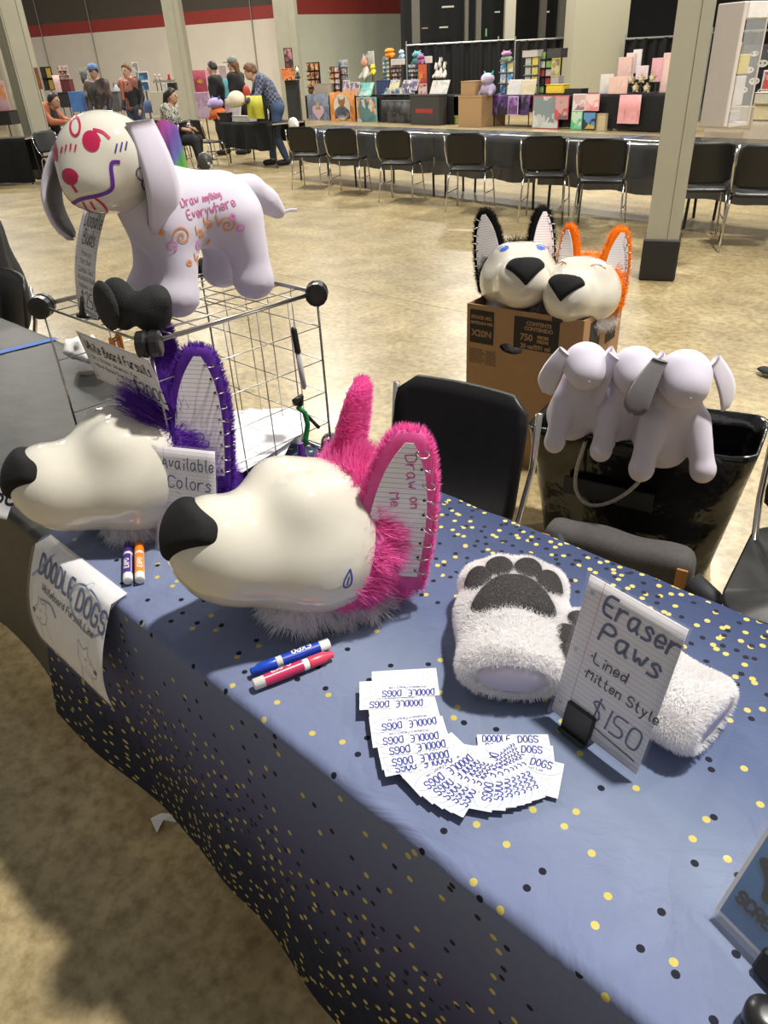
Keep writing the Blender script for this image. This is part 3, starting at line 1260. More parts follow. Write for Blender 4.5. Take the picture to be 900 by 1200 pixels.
g_ = .012
dx, dy, dz = CX1 - CX0, CY1 - CY0, CZ1 - CZ0
grid_panel('grid_panel', (CX0, CY0, CZ1), (dx, 0, 0), (0, dy, 0), 7, 7)
grid_panel('grid_panel', (CX0, CY1, CZ0 + .004), (dx, 0, 0), (0, 0, dz), 5, 5)
grid_panel('grid_panel', (CX1, CY0, CZ0 + .004), (0, dy, 0), (0, 0, dz), 5, 5)
grid_panel('grid_panel', (CX0, CY0, CZ0 + .004), (0, dy, 0), (0, 0, dz), 3, 3)
jm = mat('black_joint_plastic', (.01, .01, .011), .35)
for x in (CX0, CX1):
    for y in (CY0, CY1):
        for z in (CZ0 + .02, CZ1):
            M = Matrix.Translation(Vector((x, y, z)) - o) @ Matrix.Rotation(R(45 if (x < -1.3) == (y < .7) else -45), 4, 'Z') @ Matrix.Rotation(R(90), 4, 'X')
            m = MB().lathe([(.014, -.02), (.022, -.018), (.023, -.005), (.018, 0), (.023, .005), (.022, .018), (.014, .02)], 14, M)
            m.build('corner_joint', jm, cube)

# ================================================================== plush dogs
lav = mat('lavender_white_fabric', (.6, .565, .68), .85, var=.03, vscale=12, sheen=.25, bump=.05, bscale=700)
greyf = mat('grey_lining_fabric', (.14, .13, .14), .9, var=.1, vscale=300, sheen=.2)


def dog_body(P):
    d = cap(P, (.05, 0, .165), (-.062, 0, .158), .07, .066)
    d = smin(d, cap(P, (.055, 0, .175), (.105, 0, .23), .064, .05), .04)
    for s in (-1, 1):
        d = smin(d, cap(P, (.06, s * .042, .13), (.078, s * .066, .032), .043, .031), .03)
        d = smin(d, ell(P, (.09, s * .068, .03), (.038, .032, .031)), .02)
        d = smin(d, cap(P, (-.068, s * .042, .14), (-.082, s * .064, .032), .052, .031), .03)
        d = smin(d, ell(P, (-.072, s * .066, .03), (.038, .032, .031)), .02)
    return d


def dog_tail(P):
    return blend(.02, cap(P, (-.09, 0, .188), (-.13, 0, .182), .026, .024), cap(P, (-.13, 0, .182), (-.162, .0, .158), .024, .021), cap(P, (-.162, 0, .158), (-.185, 0, .136), .021, .016))


def dog_head(P):
    return smin(ell(P, (0, 0, 0), (.094, .096, .09)), ell(P, (.072, 0, -.024), (.042, .05, .042)), .035)


DB_P, DB_Q = sdf_arrays(dog_body, (-.18, -.12, -.01), (.2, .12, .3), .0065)
DB_P = relax(DB_P, DB_Q, 2)
DH_P, DH_Q = sdf_arrays(dog_head, (-.12, -.12, -.12), (.15, .12, .12), .006)
DH_P = relax(DH_P, DH_Q, 3)
DT_ME = sdf_mesh('tail', dog_tail, (-.25, -.04, .1), (-.05, .04, .25), .006)


def flap(root, tip, outw, w0, w1, t, bow, name='ear', n=14):
    """hanging ear: tongue from root to tip, outw = outward normal"""
    root, tip, outw = Vector(root), Vector(tip), Vector(outw).normalized()
    ax = (tip - root)
    L = ax.length
    ax.normalize()
    sd = ax.cross(outw).normalized()
    vs, fs = [], []
    K = 9
    for i in range(n + 1):
        u = i / n
        w = (w0 + (w1 - w0) * math.sin(min(1, u * 1.25) * math.pi / 2)) * (math.sqrt(max(0, 1 - ((u - .8) / .2) ** 2)) if u > .8 else 1) + .001
        c = root + ax * (L * u) + outw * (bow * math.sin(u * math.pi))
        for k in range(K):
            a = 2 * math.pi * k / K
            vs.append(c + sd * (w * math.cos(a)) + outw * (t * math.sin(a)))
    for i in range(n):
        for k in range(K):
            l = (k + 1) % K
            fs.append((i * K + k, i * K + l, (i + 1) * K + l, (i + 1) * K + k))
    fs += [tuple(range(K)), tuple(n * K + k for k in range(K - 1, -1, -1))]
    return MB().add(vs, fs)


DM = Matrix.Translation((-1.25, .795, CZ1 + .004)) @ Matrix.Rotation(R(262), 4, 'Z')
dog = thing('plush_dog', 'standing lavender plush dog with doodles over its body and glossy head', 'plush dog', M=DM)
body = link('body', np_mesh('body', DB_P, DB_Q), lav, dog)
link('tail', DT_ME, lav, dog)
hd = link('head', np_mesh('head', DH_P, DH_Q), gloss, dog, M=Matrix.Translation((.135, .004, .255)) @ Matrix.Rotation(R(36), 4, 'Z') @ Matrix.Rotation(R(6), 4, 'Y') @ Matrix.Scale(.88, 4))
for s, r0, t0, ow in ((1, (-.012, .082, .068), (.0, .082, -.14), (.45, 1, .1)), (-1, (.0, -.094, .03), (.05, -.1, -.13), (.25, -1, .05))):
    r0, t0, ow = Vector(r0), Vector(t0), Vector(ow).normalized()
    flap(r0, t0, ow, .029, .039, .008, .03).build('ear', lav, hd, True)
    flap(r0 - ow * .008 - Vector((0, 0, .01)), t0 - ow * .008 + Vector((0, 0, .006)), ow, .025, .035, .005, .03).build('ear_lining', greyf, hd, True)
MB().tube([(-.194, 0, .132), (-.21, .005, .135), (-.222, .012, .134)], .003, 6).build('tail_tip', lav, dog)

DHB = BVHTree.FromPolygons(DH_P.tolist(), DH_Q.tolist())
DBB = BVHTree.FromPolygons(DB_P.tolist(), DB_Q.tolist())
# face drawing: centred on the muzzle, seen from ahead and a little to the dog's left
fd = Vector((-1, -.55, -.1)).normalized()
fx = Vector((0, 0, 1)).cross(-fd).normalized()
fy = (-fd).cross(fx)
ff = surf_map(DHB, Vector((.02, .0, 0)) - fd * .3, fd, fx, fy, .0009)
redp, purp = mat('red_pen', (.5, .012, .08), .35), mat('purple_pen', (.12, .02, .3), .35)


def scribble(cx, cy, rx, ry, n=7):
    o_ = []
    for i in range(n * 18 + 1):
        a = i / 18 * 2 * math.pi
        r_ = 1 - (i / (n * 18))
        o_.append((cx + rx * r_ * math.cos(a), cy + ry * r_ * math.sin(a)))
    return o_


MARKS = [('red nose', redp, .005, [scribble(-.052, -.006, .014, .012), [(-.052, -.018), (-.047, -.03)]]),
         ('red eye', redp, .005, [scribble(.0, .045, .014, .015), chaikin([(.008, .062), (.022, .058), (.031, .047)], 2)]),
         ('red eye', redp, .0045, [scribble(-.075, .034, .006, .017, 5)]),
         ('red ring on the brow', redp, .004, [circle(-.024, .07, .009, .014, tilt=-.2)]),
         ('red ticks', redp, .003, [[(-.06, .032), (-.055, .04)], [(-.05, .035), (-.046, .043)], [(-.04, .036), (-.037, .044)], [(-.032, .034), (-.028, .042)]]),
         ('red tongue', redp, .0042, [chaikin([(-.042, -.05), (-.04, -.07), (-.022, -.082), (-.006, -.074), (-.008, -.056), (-.018, -.044)], 2), [(-.028, -.05), (-.026, -.064)]]),
         ('purple smiling mouth', purp, .0065, [chaikin([(-.08, -.064), (-.062, -.05), (-.042, -.042), (-.005, -.04), (.016, -.034), (.02, -.018), (.022, -.0), (.026, .01), (.038, .008)], 2)]),
         ('indigo lashes', 'i', .0028, [[(.036, .024), (.042, .036)], [(.045, .025), (.051, .037)], [(.054, .026), (.059, .037)]]),
         ('indigo flower', 'i', .0022, [circle(.08 + .011 * math.cos(a), -.024 + .018 * math.sin(a), .008, .011, 12) for a in (0.3, 1.55, 2.8, 4.05, 5.3)]),
         ('indigo scrawl', 'i', .002, pen('ynauk', -.072, .074, .014, R(20)))]
indigo = mat('indigo_pen', (.04, .02, .22), .35)
for lb, m_, w_, L in MARKS:
    MB().ribbon(L, w_, ff).build('doodle', indigo if m_ == 'i' else m_, hd, label=lb + ' drawn on')
fb = surf_map(DBB, (.075, .3, .19), (0, -1, -.25), (-1, 0, 0), (0, -.1, 1), .0009, centre=(0, 0, .16))


def swirl(cx, cy, r_, n=1.8, tail=True):
    o_ = [(cx + r_ * (1 - i / 40.) * math.cos(-i / 40. * n * 6.28 + 3), cy + r_ * (1 - i / 40.) * math.sin(-i / 40. * n * 6.28 + 3)) for i in range(38)]
    return ([(cx - r_ * 1.15, cy + r_ * 1.6), (cx - r_ * 1.12, cy + r_ * .7)] if tail else []) + o_


amber, rose, candy = mat('amber_pen', (.72, .3, .1), .7), mat('rose_pen', (.52, .12, .3), .7), mat('candy_pen', (.75, .28, .62), .7)
for q in ((.012, .0, .016, 1.7, False), (.052, -.002, .009), (.073, .012, .008), (.105, .005, .014), (.04, -.045, .009)):
    MB().ribbon([swirl(*q)], .0027, fb).build('doodle', amber, body, label='amber swirl')
for q in ((.015, -.045, .004, .003), (.075, -.015, .002, .002), (-.018, .012, .003, .003)):
    MB().ribbon([circle(*q)], .004, fb).build('doodle', amber, body, label='amber dot')
for tx, x_, y_, h_, a_ in (('Draw', .025, .046, .014, .8), ('Anything', .07, .05, .011, .62), ('Everywhere', .03, .024, .016, .8)):
    MB().ribbon(pen(tx, x_, y_, h_, R(6), ax=a_), .0019, fb).build('lettering', rose, body, label='rose handwriting')
for q in ((.042, -.018, .004, .006), (-.008, -.013, .007, .007), (.125, -.004, .006, .005), (.115, .016, .004, .006)):
    MB().ribbon([circle(*q)], .0034, fb).build('doodle', candy, body, label='pink ring')


# three little ones peeking out of the bag
def pup_body(P):
    d = cap(P, (-.03, 0, -.06), (.0, 0, .085), .098, .066)
    for s in (-1, 1):
        d = smin(d, cap(P, (.03, s * .055, .03), (.1, s * .082, -.075), .04, .031), .025)
        d = smin(d, ell(P, (.105, s * .083, -.085), (.034, .034, .036)), .015)
    return d


PB_ME = sdf_mesh('body', pup_body, (-.14, -.14, -.2), (.16, .14, .17), .0065)
PH_ME = sdf_mesh('head', lambda P: smin(ell(P, (.015, 0, .165), (.07, .072, .07)), ell(P, (.06, 0, .155), (.05, .056, .055)), .02), (-.1, -.1, .08), (.13, .1, .29), .006)


def pup(label, loc, rz, scale, ears):
    M = Matrix.Translation(loc) @ Matrix.Rotation(R(rz), 4, 'Z') @ Matrix.Rotation(R(10), 4, 'Y') @ Matrix.Scale(scale, 4)
    t = thing('plush_dog', label, 'plush dog', M=M)
    link('body', PB_ME, lav, t)
    link('head', PH_ME, lav, t)
    MB().lathe([(.001, 0), (.004, .0015), (.001, .003)], 8, Matrix.Translation((.109, 0, .155)) @ Matrix.Rotation(R(90), 4, 'Y')).build('stitch', lav, t)
    for s, (tx, ty, tz), g_ in ears:
        e = flap((.01, s * .068, .21), (tx, s * ty, tz), (.75, s, .1), .024, .042, .006, .012).build('ear', greyf if g_ else lav, t, True)
    return t


# ================================================================== eraser paws
def paw_sdf(P):
    d = ell(P, (.03, 0, .042), (.085, .074, .042))
    for (x, y) in ((.085, -.052), (.108, -.02), (.108, .02), (.085, .052)):
        d = smin(d, ell(P, (x, y, .042), (.032, .027, .032)), .022)
    d = smin(d, cap(P * np.array([1, .78, 1.25]), (.0, 0, .05), (-.095, 0, .055), .052, .055), .04)
    d = smax(d, -(P[:, 0] + .118), .02)
    bore = cap(P * np.array([1, .72, 1.5]), (-.2, 0, .068), (-.07, 0, .068), .034, .03)
    d = smax(d, -bore, .012)
    return smax(d, .001 - P[:, 2], .006)


PAW_P, PAW_Q = sdf_arrays(paw_sdf, (-.14, -.11, -.01), (.16, .11, .12), .005)
PAW_ME = np_mesh('mitt', PAW_P, PAW_Q)
PAWF = fur_mesh('mitt_fur', PAW_P, PAW_Q, 42000, .0085, (-.25, 0, 0), lambda c, n: (n[:, 2] > -.5) * ((c[:, 0] < -.115) * .25 + (c[:, 0] >= -.115)) * (1 - ((c[:, 0] < -.06) & (c[:, 0] > -.115) & (np.abs(c[:, 1]) < .04) & (np.abs(c[:, 2] - .045) < .02))), .0011, 1., .35, 8)
padm = mat('charcoal_fleece', (.06, .057, .06), .95, var=.35, vscale=350, bump=.9, bscale=420, spec=.1)
liner = mat('lilac_lining', (.62, .58, .72), .7, var=.04)
whitep = fur_mat('white_plush', (.94, .93, .94), .5, .02)


def mkpad(fn, lo, hi):
    return sdf_mesh('pad', fn, lo, hi, .0038)


def pad_fn(parts):
    def f(P):
        Q = P.copy()
        d = None
        for (x, y, rx, ry) in parts:
            e_ = ell(Q * np.array([1, 1, .25]), (x, y, .021), (rx, ry, .03))
            d = e_ if d is None else smin(d, e_, .02)
        s_ = paw_sdf(Q)
        return smax(smax(d, s_ - .007, .008), -(s_ + .006), .003)
    return f


PADS = [mkpad(pad_fn([(.01, 0, .035, .05), (.038, 0, .02, .03), (-.012, .04, .018, .02), (-.012, -.04, .018, .02)]), (-.06, -.09, .04), (.1, .09, .12))]
for (x, y) in ((.054, -.051), (.083, -.0205), (.083, .0215), (.054, .052)):
    PADS.append(mkpad(pad_fn([(x, y, .031, .0225)]), (.02, -.1, .04), (.16, .1, .12)))


def paw(label, loc, rz, tilt=0., scale=(1, 1, 1)):
    M = Matrix.Translation(loc) @ Matrix.Rotation(R(rz), 4, 'Z') @ Matrix.Rotation(R(tilt), 4, 'Y') @ Matrix.Diagonal((*scale, 1))
    t = thing('paw_mitt', label, 'paw mitt', M=M)
    mt = link('mitt', PAW_ME, whitep, t)
    link('mitt_fur', PAWF, whitep, mt, kind='stuff')
    for i, p_ in enumerate(PADS):
        link('palm_pad' if i == 0 else 'toe_pad', p_, padm, t)
    m = MB()
    pr = []
    m.lathe([(.001, -.055), (.5, -.05), (.9, -.03), (1.0, .0), (.98, .004)], 24, Matrix.Translation((-.113, 0, .046)) @ Matrix.Rotation(R(-90), 4, 'Y') @ Matrix.Diagonal((.0215, .045, 1, 1)))
    m.build('lining', liner, t, True)
    return t


p1 = at_z(600, 735, TT + .035)
paw('white paw mitt lying palm up with its whole grey pad showing', (p1.x, p1.y, TT), 124)
p2 = at_z(738, 792, TT + .035)
paw('white paw mitt half hidden behind the price card', (p2.x, p2.y, TT), 176, 0, (.98, .92, .85))
# black paw on the front corner of the wire cube
bp_ = thing('paw_mitt', 'black paw mitt with charcoal pad on top of the wire cube', 'paw mitt', (-1.165, .59, CZ1 + .004), R(272))
bm = FUR['black']
MB_ = sdf_mesh('mitt', lambda P: blend(.02, ell(P, (.0, -.03, .046), (.028, .037, .046)), ell(P, (-.022, .028, .036), (.034, .036, .036)), cap(P, (-.04, .03, .06), (-.03, .055, .058), .018, .014)), (-.14, -.1, -.01), (.08, .1, .12), .006)
link('mitt', MB_, mat('black_minky', (.01, .01, .011), .85, var=.3, bump=.3, bscale=400), bp_)
pm = sdf_mesh('palm_pad', lambda P: ell(P, (.024, -.032, .048), (.012, .034, .044)), (0, -.08, 0), (.05, .04, .11), .005)
link('palm_pad', pm, mat('charcoal_minky', (.03, .029, .03), .95, bump=.6, bscale=500), bp_)

# ================================================================== signs, cards and pens
ruled = lined_mat('ruled_paper', 1, .0068, (.72, .7, .745), (.45, .44, .5), .5, margin=.022)
ruled_l = lined_mat('ruled_paper_sideways', 1, .0068, (.72, .7, .745), (.45, .44, .5), .5)
plainp = mat('white_card_stock', (.76, .75, .78), .5, var=.015)
sleeve = clear_mat('clear_sleeve', .06, .1)
navyp = mat('navy_pen', (.03, .045, .16), .5)
inkp = mat('black_ink', (.012, .012, .02), .5)
clipm = mat('black_clip_steel', (.012, .012, .013), .4)


def bendmap(w, h, bow=0., z=0.):
    """sheet bowed along its height"""
    def f(x, y):
        return Vector((x, y, z + bow * math.sin(math.pi * min(1, max(0, y / h)))))
    return f


def curl_sheet(w, h, fn, nx=8, ny=10, t=.0006, mx=0.):
    m = MB()
    vs = []
    for k_ in (0, 1):
        for j in range(ny + 1):
            for i in range(nx + 1):
                p = Vector(fn(-mx + (w + 2 * mx) * i / nx, -mx + (h + 2 * mx) * j / ny))
                vs.append(p - Vector((0, 0, t * k_)))
    n = (nx + 1) * (ny + 1)
    fs = []
    for j in range(ny):
        for i in range(nx):
            a = j * (nx + 1) + i
            fs.append((a, a + 1, a + nx + 2, a + nx + 1))
            fs.append((n + a, n + a + nx + 1, n + a + nx + 2, n + a + 1))
    rim = [i for i in range(nx + 1)] + [j * (nx + 1) + nx for j in range(1, ny + 1)] + [ny * (nx + 1) + i for i in range(nx - 1, -1, -1)] + [j * (nx + 1) for j in range(ny - 1, 0, -1)]
    for a, b in zip(rim, rim[1:] + rim[:1]):
        fs.append((a, n + a, n + b, b))
    return m.add(vs, fs)


def sign(label, O, X, Y, w, h, lines, papermat, bow=0., holes=True, clip=None, sleeve_=True, name='paper_sign'):
    M = frame(O, X, Y)
    t = thing(name, label, 'sign', M=M)
    curl_sheet(w, h, bendmap(w, h, bow)).build('paper', papermat, t, True)
    for i, (strokes, wd, m_) in enumerate(lines):
        MB().ribbon(strokes, wd, bendmap(w, h, bow, .0007)).build('lettering', m_, t)
    if holes:
        for v in (.1, .5, .9):
            MB().ribbon([circle(.009, h * v, .0015, .0015, 10)], .003, bendmap(w, h, bow, .0006)).build('punched_hole', mat('hole_grey', (.45, .5, .52), .6), t)
    if sleeve_:
        curl_sheet(w, h, bendmap(w, h, bow, .0016), mx=.004).build('clear_sleeve', sleeve, t, True)
    if clip:
        x, cw, ch = clip
        MB().box((x - cw / 2, -.012, -.004), (x + cw / 2, ch, .006), bev=.002).box((x - cw / 2, -.012, -.03), (x + cw / 2, -.006, .012), bev=.002).build('clip_stand', clipm, t)
    return t


s_ = .13 / .14
sign('ruled 150 dollar card in a clear sleeve standing in a black clip', (-.322, .611, TT + .01), (.985, -.17, -.0), (.19, .2, .96), .13, .2,
     [(pen('Eraser', .028, .164, .025, R(-2), ax=.86), .0038, navyp), (pen('Paws', .034, .13, .025, R(-3), ax=1.0), .0038, navyp),
      (pen('*Lined', .03, .098, .014), .002, inkp), (pen('*Mitten Style', .028, .074, .013, ax=.92), .0019, inkp),
      (pen('$150', .05, .028, .028, R(-2), ax=.86), .0026, mat('slate_pen', (.06, .07, .18), .5)), ([[(.05, .02), (.122, .014)]], .0018, inkp)], ruled, clip=(.042, .042, .032))
sign('ruled Available Colors card standing behind the pink head', (-1.068, .49, TT + .004), (.9, .43, 0), (.03, .3, .95), .123, .19,
     [(pen('Available', .018, .152, .021, ax=.76), .0024, navyp), (pen('Colors', .028, .118, .021, ax=.95), .0024, navyp)], ruled)
sign('ruled 2000 dollar card clipped to the front of the wire cube', (-1.318, .57, .998), (.998, .03, -.03), (.03, -.016, .09), .235, .1,
     [(pen('White Board Fursuits', .016, .066, .02, R(-1), ax=.72), .0024, inkp), (pen('*Dry Erase *Internal Fan', .02, .05, .008, R(-2), ax=1.1), .001, inkp),
      (pen('*Have Base/Sign for', .02, .034, .008, R(-2), ax=1.1), .001, inkp), (pen('Custom', .085, .016, .008, R(-2)), .001, inkp), (pen('$2000', .145, .016, .024, R(-2), ax=.9), .0024, inkp), ([[(.15, .008), (.22, .006)]], .0014, inkp)], ruled_l, sleeve_=False)
sign('tall ruled 250 dollar card curling beside the plush dog', (-1.405, .606, CZ1 + .004), (.99, -.14, .0), (.12, .3, .93), .108, .19,
     [(pen('Doodle', .02, .155, .026, ax=.8), .0026, inkp), (pen('Buds', .03, .124, .026, ax=.8), .0026, inkp), (pen('Draw on', .035, .104, .009), .001, inkp), (pen('Your Bud', .03, .09, .009), .001, inkp),
      (pen('Custom Text', .024, .074, .009), .001, inkp), (pen('Washable Body', .02, .06, .009), .001, inkp), (pen('Markers incl', .024, .046, .009), .001, inkp), (pen('$250', .03, .014, .026, ax=.9), .0024, inkp), ([[(.03, .006), (.1, .004)]], .0014, inkp)],
     ruled, bow=.012, clip=(.03, .016, .03))
# orange spring clip on the White Board card
oc = thing('spring_clip', 'small orange clip holding the 2000 dollar card to the wire', 'clip', (-1.215, .577, 1.083))
MB().box((-.008, -.012, -.016), (.008, -.006, .014), bev=.002).build('jaw', mat('orange_plastic', (.8, .3, .02), .4), oc)
MB().box((-.008, .002, -.012), (.008, .008, .018), bev=.002).build('jaw', mat('orange_plastic'), oc)
MB().tube([(-.006, -.008, .008), (-.006, .006, .012), (.006, .006, .012), (.006, -.008, .008)], .0018, 6).build('spring', wire, oc)


# sky blue price sheet partly out of frame on the right
def star(cx, cy, ro, ri, rot=0.):
    return [(cx + (ro if i % 2 == 0 else ri) * math.cos(R(90 + 36 * i) + rot), cy + (ro if i % 2 == 0 else ri) * math.sin(R(90 + 36 * i) + rot)) for i in range(10)]


M = frame((-.063, .491, TT + .012), (.96, -.3, 0), (.2, .38, .9))
t = thing('price_sign', 'blue starry price sheet with a white border and black star', 'sign', M=M)
MB().plate([(0, 0), (.2, 0), (.2, .24), (0, .24)], .0012).build('border', plainp, t)
sky = mat('starry_blue_print', (.06, .18, .42), .5, var=.35, vscale=14)
MB().box((.004, .004, .0007), (.196, .236, .0011)).build('print', sky, t)
blk = mat('black_print', (.01, .012, .016), .3)
for q in (star(.04, .074, .036, .02, .25), star(.058, .14, .034, .017, .6)):
    MB().plate(chaikin(q + q[:1], 2)[:-1], .0004, Matrix.Translation((0, 0, .0014))).build('star_print', blk, t)
MB().ribbon(pen('SCREW', .01, .026, .0115, R(-2), ax=.85), .0036, lambda x, y: Vector((x, y, .0016))).build('lettering', blk, t)
MB().ribbon(pen('$', .026, .072, .017, R(-8)), .0034, lambda x, y: Vector((x, y, .0019))).build('lettering', mat('pale_print', (.75, .76, .78), .4), t)
MB().ribbon(pen('6', .037, .062, .017, R(-8)), .0034, lambda x, y: Vector((x, y, .0019))).build('lettering', mat('pale_print'), t)
MB().ribbon(pen('EACH', .032, .052, .006, R(-8)), .0013, lambda x, y: Vector((x, y, .0019))).build('lettering', mat('pale_print'), t)
rs = random.Random(4)
for i in range(14):
    MB().ribbon([circle(rs.uniform(.01, .12), rs.uniform(.01, .22), .0006, .0006, 8)], .0012, lambda x, y: Vector((x, y, .0013))).build('speck_print', mat('pale_print'), t)
MB().box((.05, -.014, -.01), (.095, .014, .008), bev=.003).build('clip_stand', clipm, t)
curl_sheet(.2, .24, bendmap(.2, .24, 0, .0026), mx=.005).build('clear_sleeve', sleeve, t)
q = at_z(899, 1192, TT + .02)
MB().lathe([(.014, 0), (.018, .003), (.018, .022), (.015, .026), (.006, .027)], 20).build('round_knob', mat('black_plastic', (.012, .012, .013), .3), None, True, label='round black plastic knob in front of the blue price sheet', cat='knob', loc=(q.x, q.y, TT))
# corner of another card at the left edge
sign('white price card corner with a black numeral on the black cover', (-1.5, .30, .758), (.88, .4, .0), (-.3, .5, .55), .12, .09, [(pen('50', .07, .03, .036), .006, inkp)], plainp, holes=False, sleeve_=False)

# hanging poster over the front edge
PW, PH = .28, .225


def poster_map(z):
    def f(x, y):
        v = (PH - y)                   # distance from the top edge
        k_ = v / PH
        if v < .02:
            yy, zz = TY0 + .012 - v, .757 - v * .15
        else:
            a = v - .02
            yy, zz = TY0 - .008 - .062 * math.sin(k_ * 1.9), .753 - a * .98
        return Vector((-1.268 + x * 1.0, yy - z, zz + z * .2))
    return f


def poster_sheet(name, z, m_, mx=0., t=.0006):
    o_ = curl_sheet(PW, PH, poster_map(z), 10, 22, 0., mx)
    return o_


pt = thing('poster', 'sleeved poster with blue lettering and dog sketches hanging over the table edge', 'poster', (0, 0, 0))
a_, b_ = MB(), None
o_ = curl_sheet(PW, PH, poster_map(0), 10, 22, .0004).build('paper', plainp, pt, True)
blu = mat('poster_blue', (.03, .06, .2), .5)
wash = mat('poster_wash_blue', (.2, .3, .5), .5)
line = mat('fine_grey_line', (.18, .18, .2), .6)
pm_ = poster_map(.0012)
MB().ribbon(pen('DOODLE', .032, .165, .034, 0, ax=.72), .0062, pm_).build('lettering', blu, pt)
MB().ribbon(pen('DOGS', .178, .157, .036, R(-3), ax=.8), .0062, pm_).build('lettering', blu, pt)
MB().ribbon(pen('Whiteboard Fursuit Line', .052, .139, .0125, R(-2), ax=.95), .0021, pm_).build('lettering', inkp, pt)
MB().ribbon([circle(.212, .168, .058, .035, 30, .4, 5.9, -.1)], .004, pm_).build('swoosh', wash, pt)
MB().ribbon([chaikin([(.008, .15), (.04, .178), (.066, .205)], 2)], .004, pm_).build('swoosh', wash, pt)
MB().ribbon([chaikin([(.05, .12), (.09, .128), (.11, .11)], 2)], .004, pm_).build('swoosh', wash, pt)


def sketch_dog(cx, cy, s, fl=1):
    P = lambda L: [(cx + fl * x * s, cy + y * s) for x, y in chaikin(L, 2)]
    return [P([(-1, -.2), (-.6, .35), (-.2, .5), (-.3, 1.2), (.1, .75), (.45, .75), (.8, 1.2), (.75, .45), (.9, 0), (.6, -.5), (.2, -.8), (-.4, -.75), (-.9, -.55), (-1, -.2)]),
            P([(-.5, -.45), (-.1, -.5), (.1, -.2)]), P([(-.1, .2), (.05, .3), (.12, .15)]), P([(-.55, .15), (-.45, .25), (-.4, .1)]), P([(.6, -.5), (.9, -1.2), (1.2, -1.8)]), P([(-.3, -.75), (-.2, -1.3), (-.4, -1.9)])]


for (cx, cy, s, fl) in ((.048, .09, .03, 1), (.222, .072, .034, -1)):
    MB().ribbon(sketch_dog(cx, cy, s, fl), .0013, pm_).build('line_drawing', line, pt)
    MB().ribbon([scribble(cx - fl * .9 * s, cy - .1 * s, .005, .004, 4)], .0024, pm_).build('nose_drawing', inkp, pt)
curl_sheet(PW, PH, poster_map(.003), 10, 22, .0003, .005).build('clear_sleeve', sleeve, pt, True)

# business cards fanned out on the cloth
CW, CH = .089, .051
card_me = MB().box((-CW / 2, -CH / 2, 0), (CW / 2, CH / 2, .0004)).mesh('card')
top = lambda x, y: Vector((x, y, .00055))
title_me = MB().ribbon(pen('DOODLE', -.038, .0135, .0105, 0, ax=.62) + pen('DOGS', .006, .0125, .0105, 0, ax=.68), .0017, top).mesh('card_title')
sub_me = MB().ribbon(pen('Whiteboard Fursuit Line', -.028, .007, .0036, R(-1), ax=.85), .0006, top).mesh('card_line')
oval_me = MB().ribbon([circle(.02, .0135, .022, .011, 24, .3, 6.0)], .0008, top).mesh('card_oval')
dash_me = MB().ribbon([[(-.044, .006), (-.03, .02)]], .0008, top).mesh('card_dash')
sk_me = [MB().ribbon(sketch_dog(*q), .0004, top).mesh('card_sketch') for q in ((-.03, -.011, .0075), (.028, -.01, .008, -1))]
cardb, cardo = mat('card_blue_ink', (.02, .04, .28), .5), mat('card_pale_blue_ink', (.2, .35, .65), .5)
# (px, py, rotation of the card's reading direction in the world, order = height)
path = [(475, 811, 0), (461, 823, 0), (474, 846, 6), (476, 862, 5), (483, 872, 7), (486, 884, 8), (489, 890, 10), (512, 902, 34), (520, 908, 40), (527, 912, 45), (533, 915, 50), (540, 919, 56),
        (556, 915, 74), (565, 915, 82), (573, 913, 88), (579, 912, 93), (584, 911, 97), (590, 909, 101), (596, 908, 105), (613, 906, 158), (606, 893, 172), (603, 881, 176)]
lv = [22 - i for i in range(22)]
for i, ((px, py, a), l_) in enumerate(zip(path, lv)):
    p = at_z(px, py, TT)
    c_ = thing('business_card', 'white business card with blue lettering in the curved fan on the cloth', 'card', (p.x, p.y, TT + .001 + .0007 * l_), R(a + 225), 'business cards fanned on the dotted cloth')
    link('card', card_me, plainp, c_)
    link('card_title', title_me, cardb, c_)
    link('card_line', sub_me, cardb, c_)
    link('card_oval', oval_me, cardo, c_)
    link('card_dash', dash_me, cardo, c_)
    for q in sk_me:
        link('card_sketch', q, line, c_)


# dry erase markers
def marker(label, loc, rz, tilt, capc, labelc, name, text=True, flip=False):
    M = Matrix.Translation(loc) @ Matrix.Rotation(R(rz), 4, 'Z') @ Matrix.Rotation(R(90), 4, 'Y') @ Matrix.Rotation(R(tilt), 4, 'Z')
    t = thing('marker', label, 'marker', M=M)
    wp = mat('white_marker_plastic', (.8, .79, .76), .3)
    MB().lathe([(.006, 0), (.0083, .001), (.0083, .082), (.0075, .083)], 20).build('barrel', wp, t, True)
    MB().lathe([(.0086, .016), (.0086, .074)], 20).build('label_band', mat(name + '_label', labelc, .35), t)
    MB().lathe([(.0086, .083), (.0088, .084), (.0082, .108), (.0055, .113), (.0055, .120), (.004, .121)], 20).build('cap', mat(name + '_cap', capc, .3), t, True)
    f = lambda x, y: Vector((-.0089 * math.cos(y / .0089), .0089 * math.sin(y / .0089), .016 + x))
    if text:
        MB().ribbon(pen('EXPO', .012, -.003, .0085, 0, shear=.15), .0017, f, .0012).build('lettering', wp, t)
    f2 = lambda x, y: Vector((-.0088 * math.cos(y / .0088), .0088 * math.sin(y / .0088), .016 + x))
    MB().ribbon([[(.0, -.0075), (.058, -.0075)]], .0012, f2).build('stripe', wp, t)
    return t


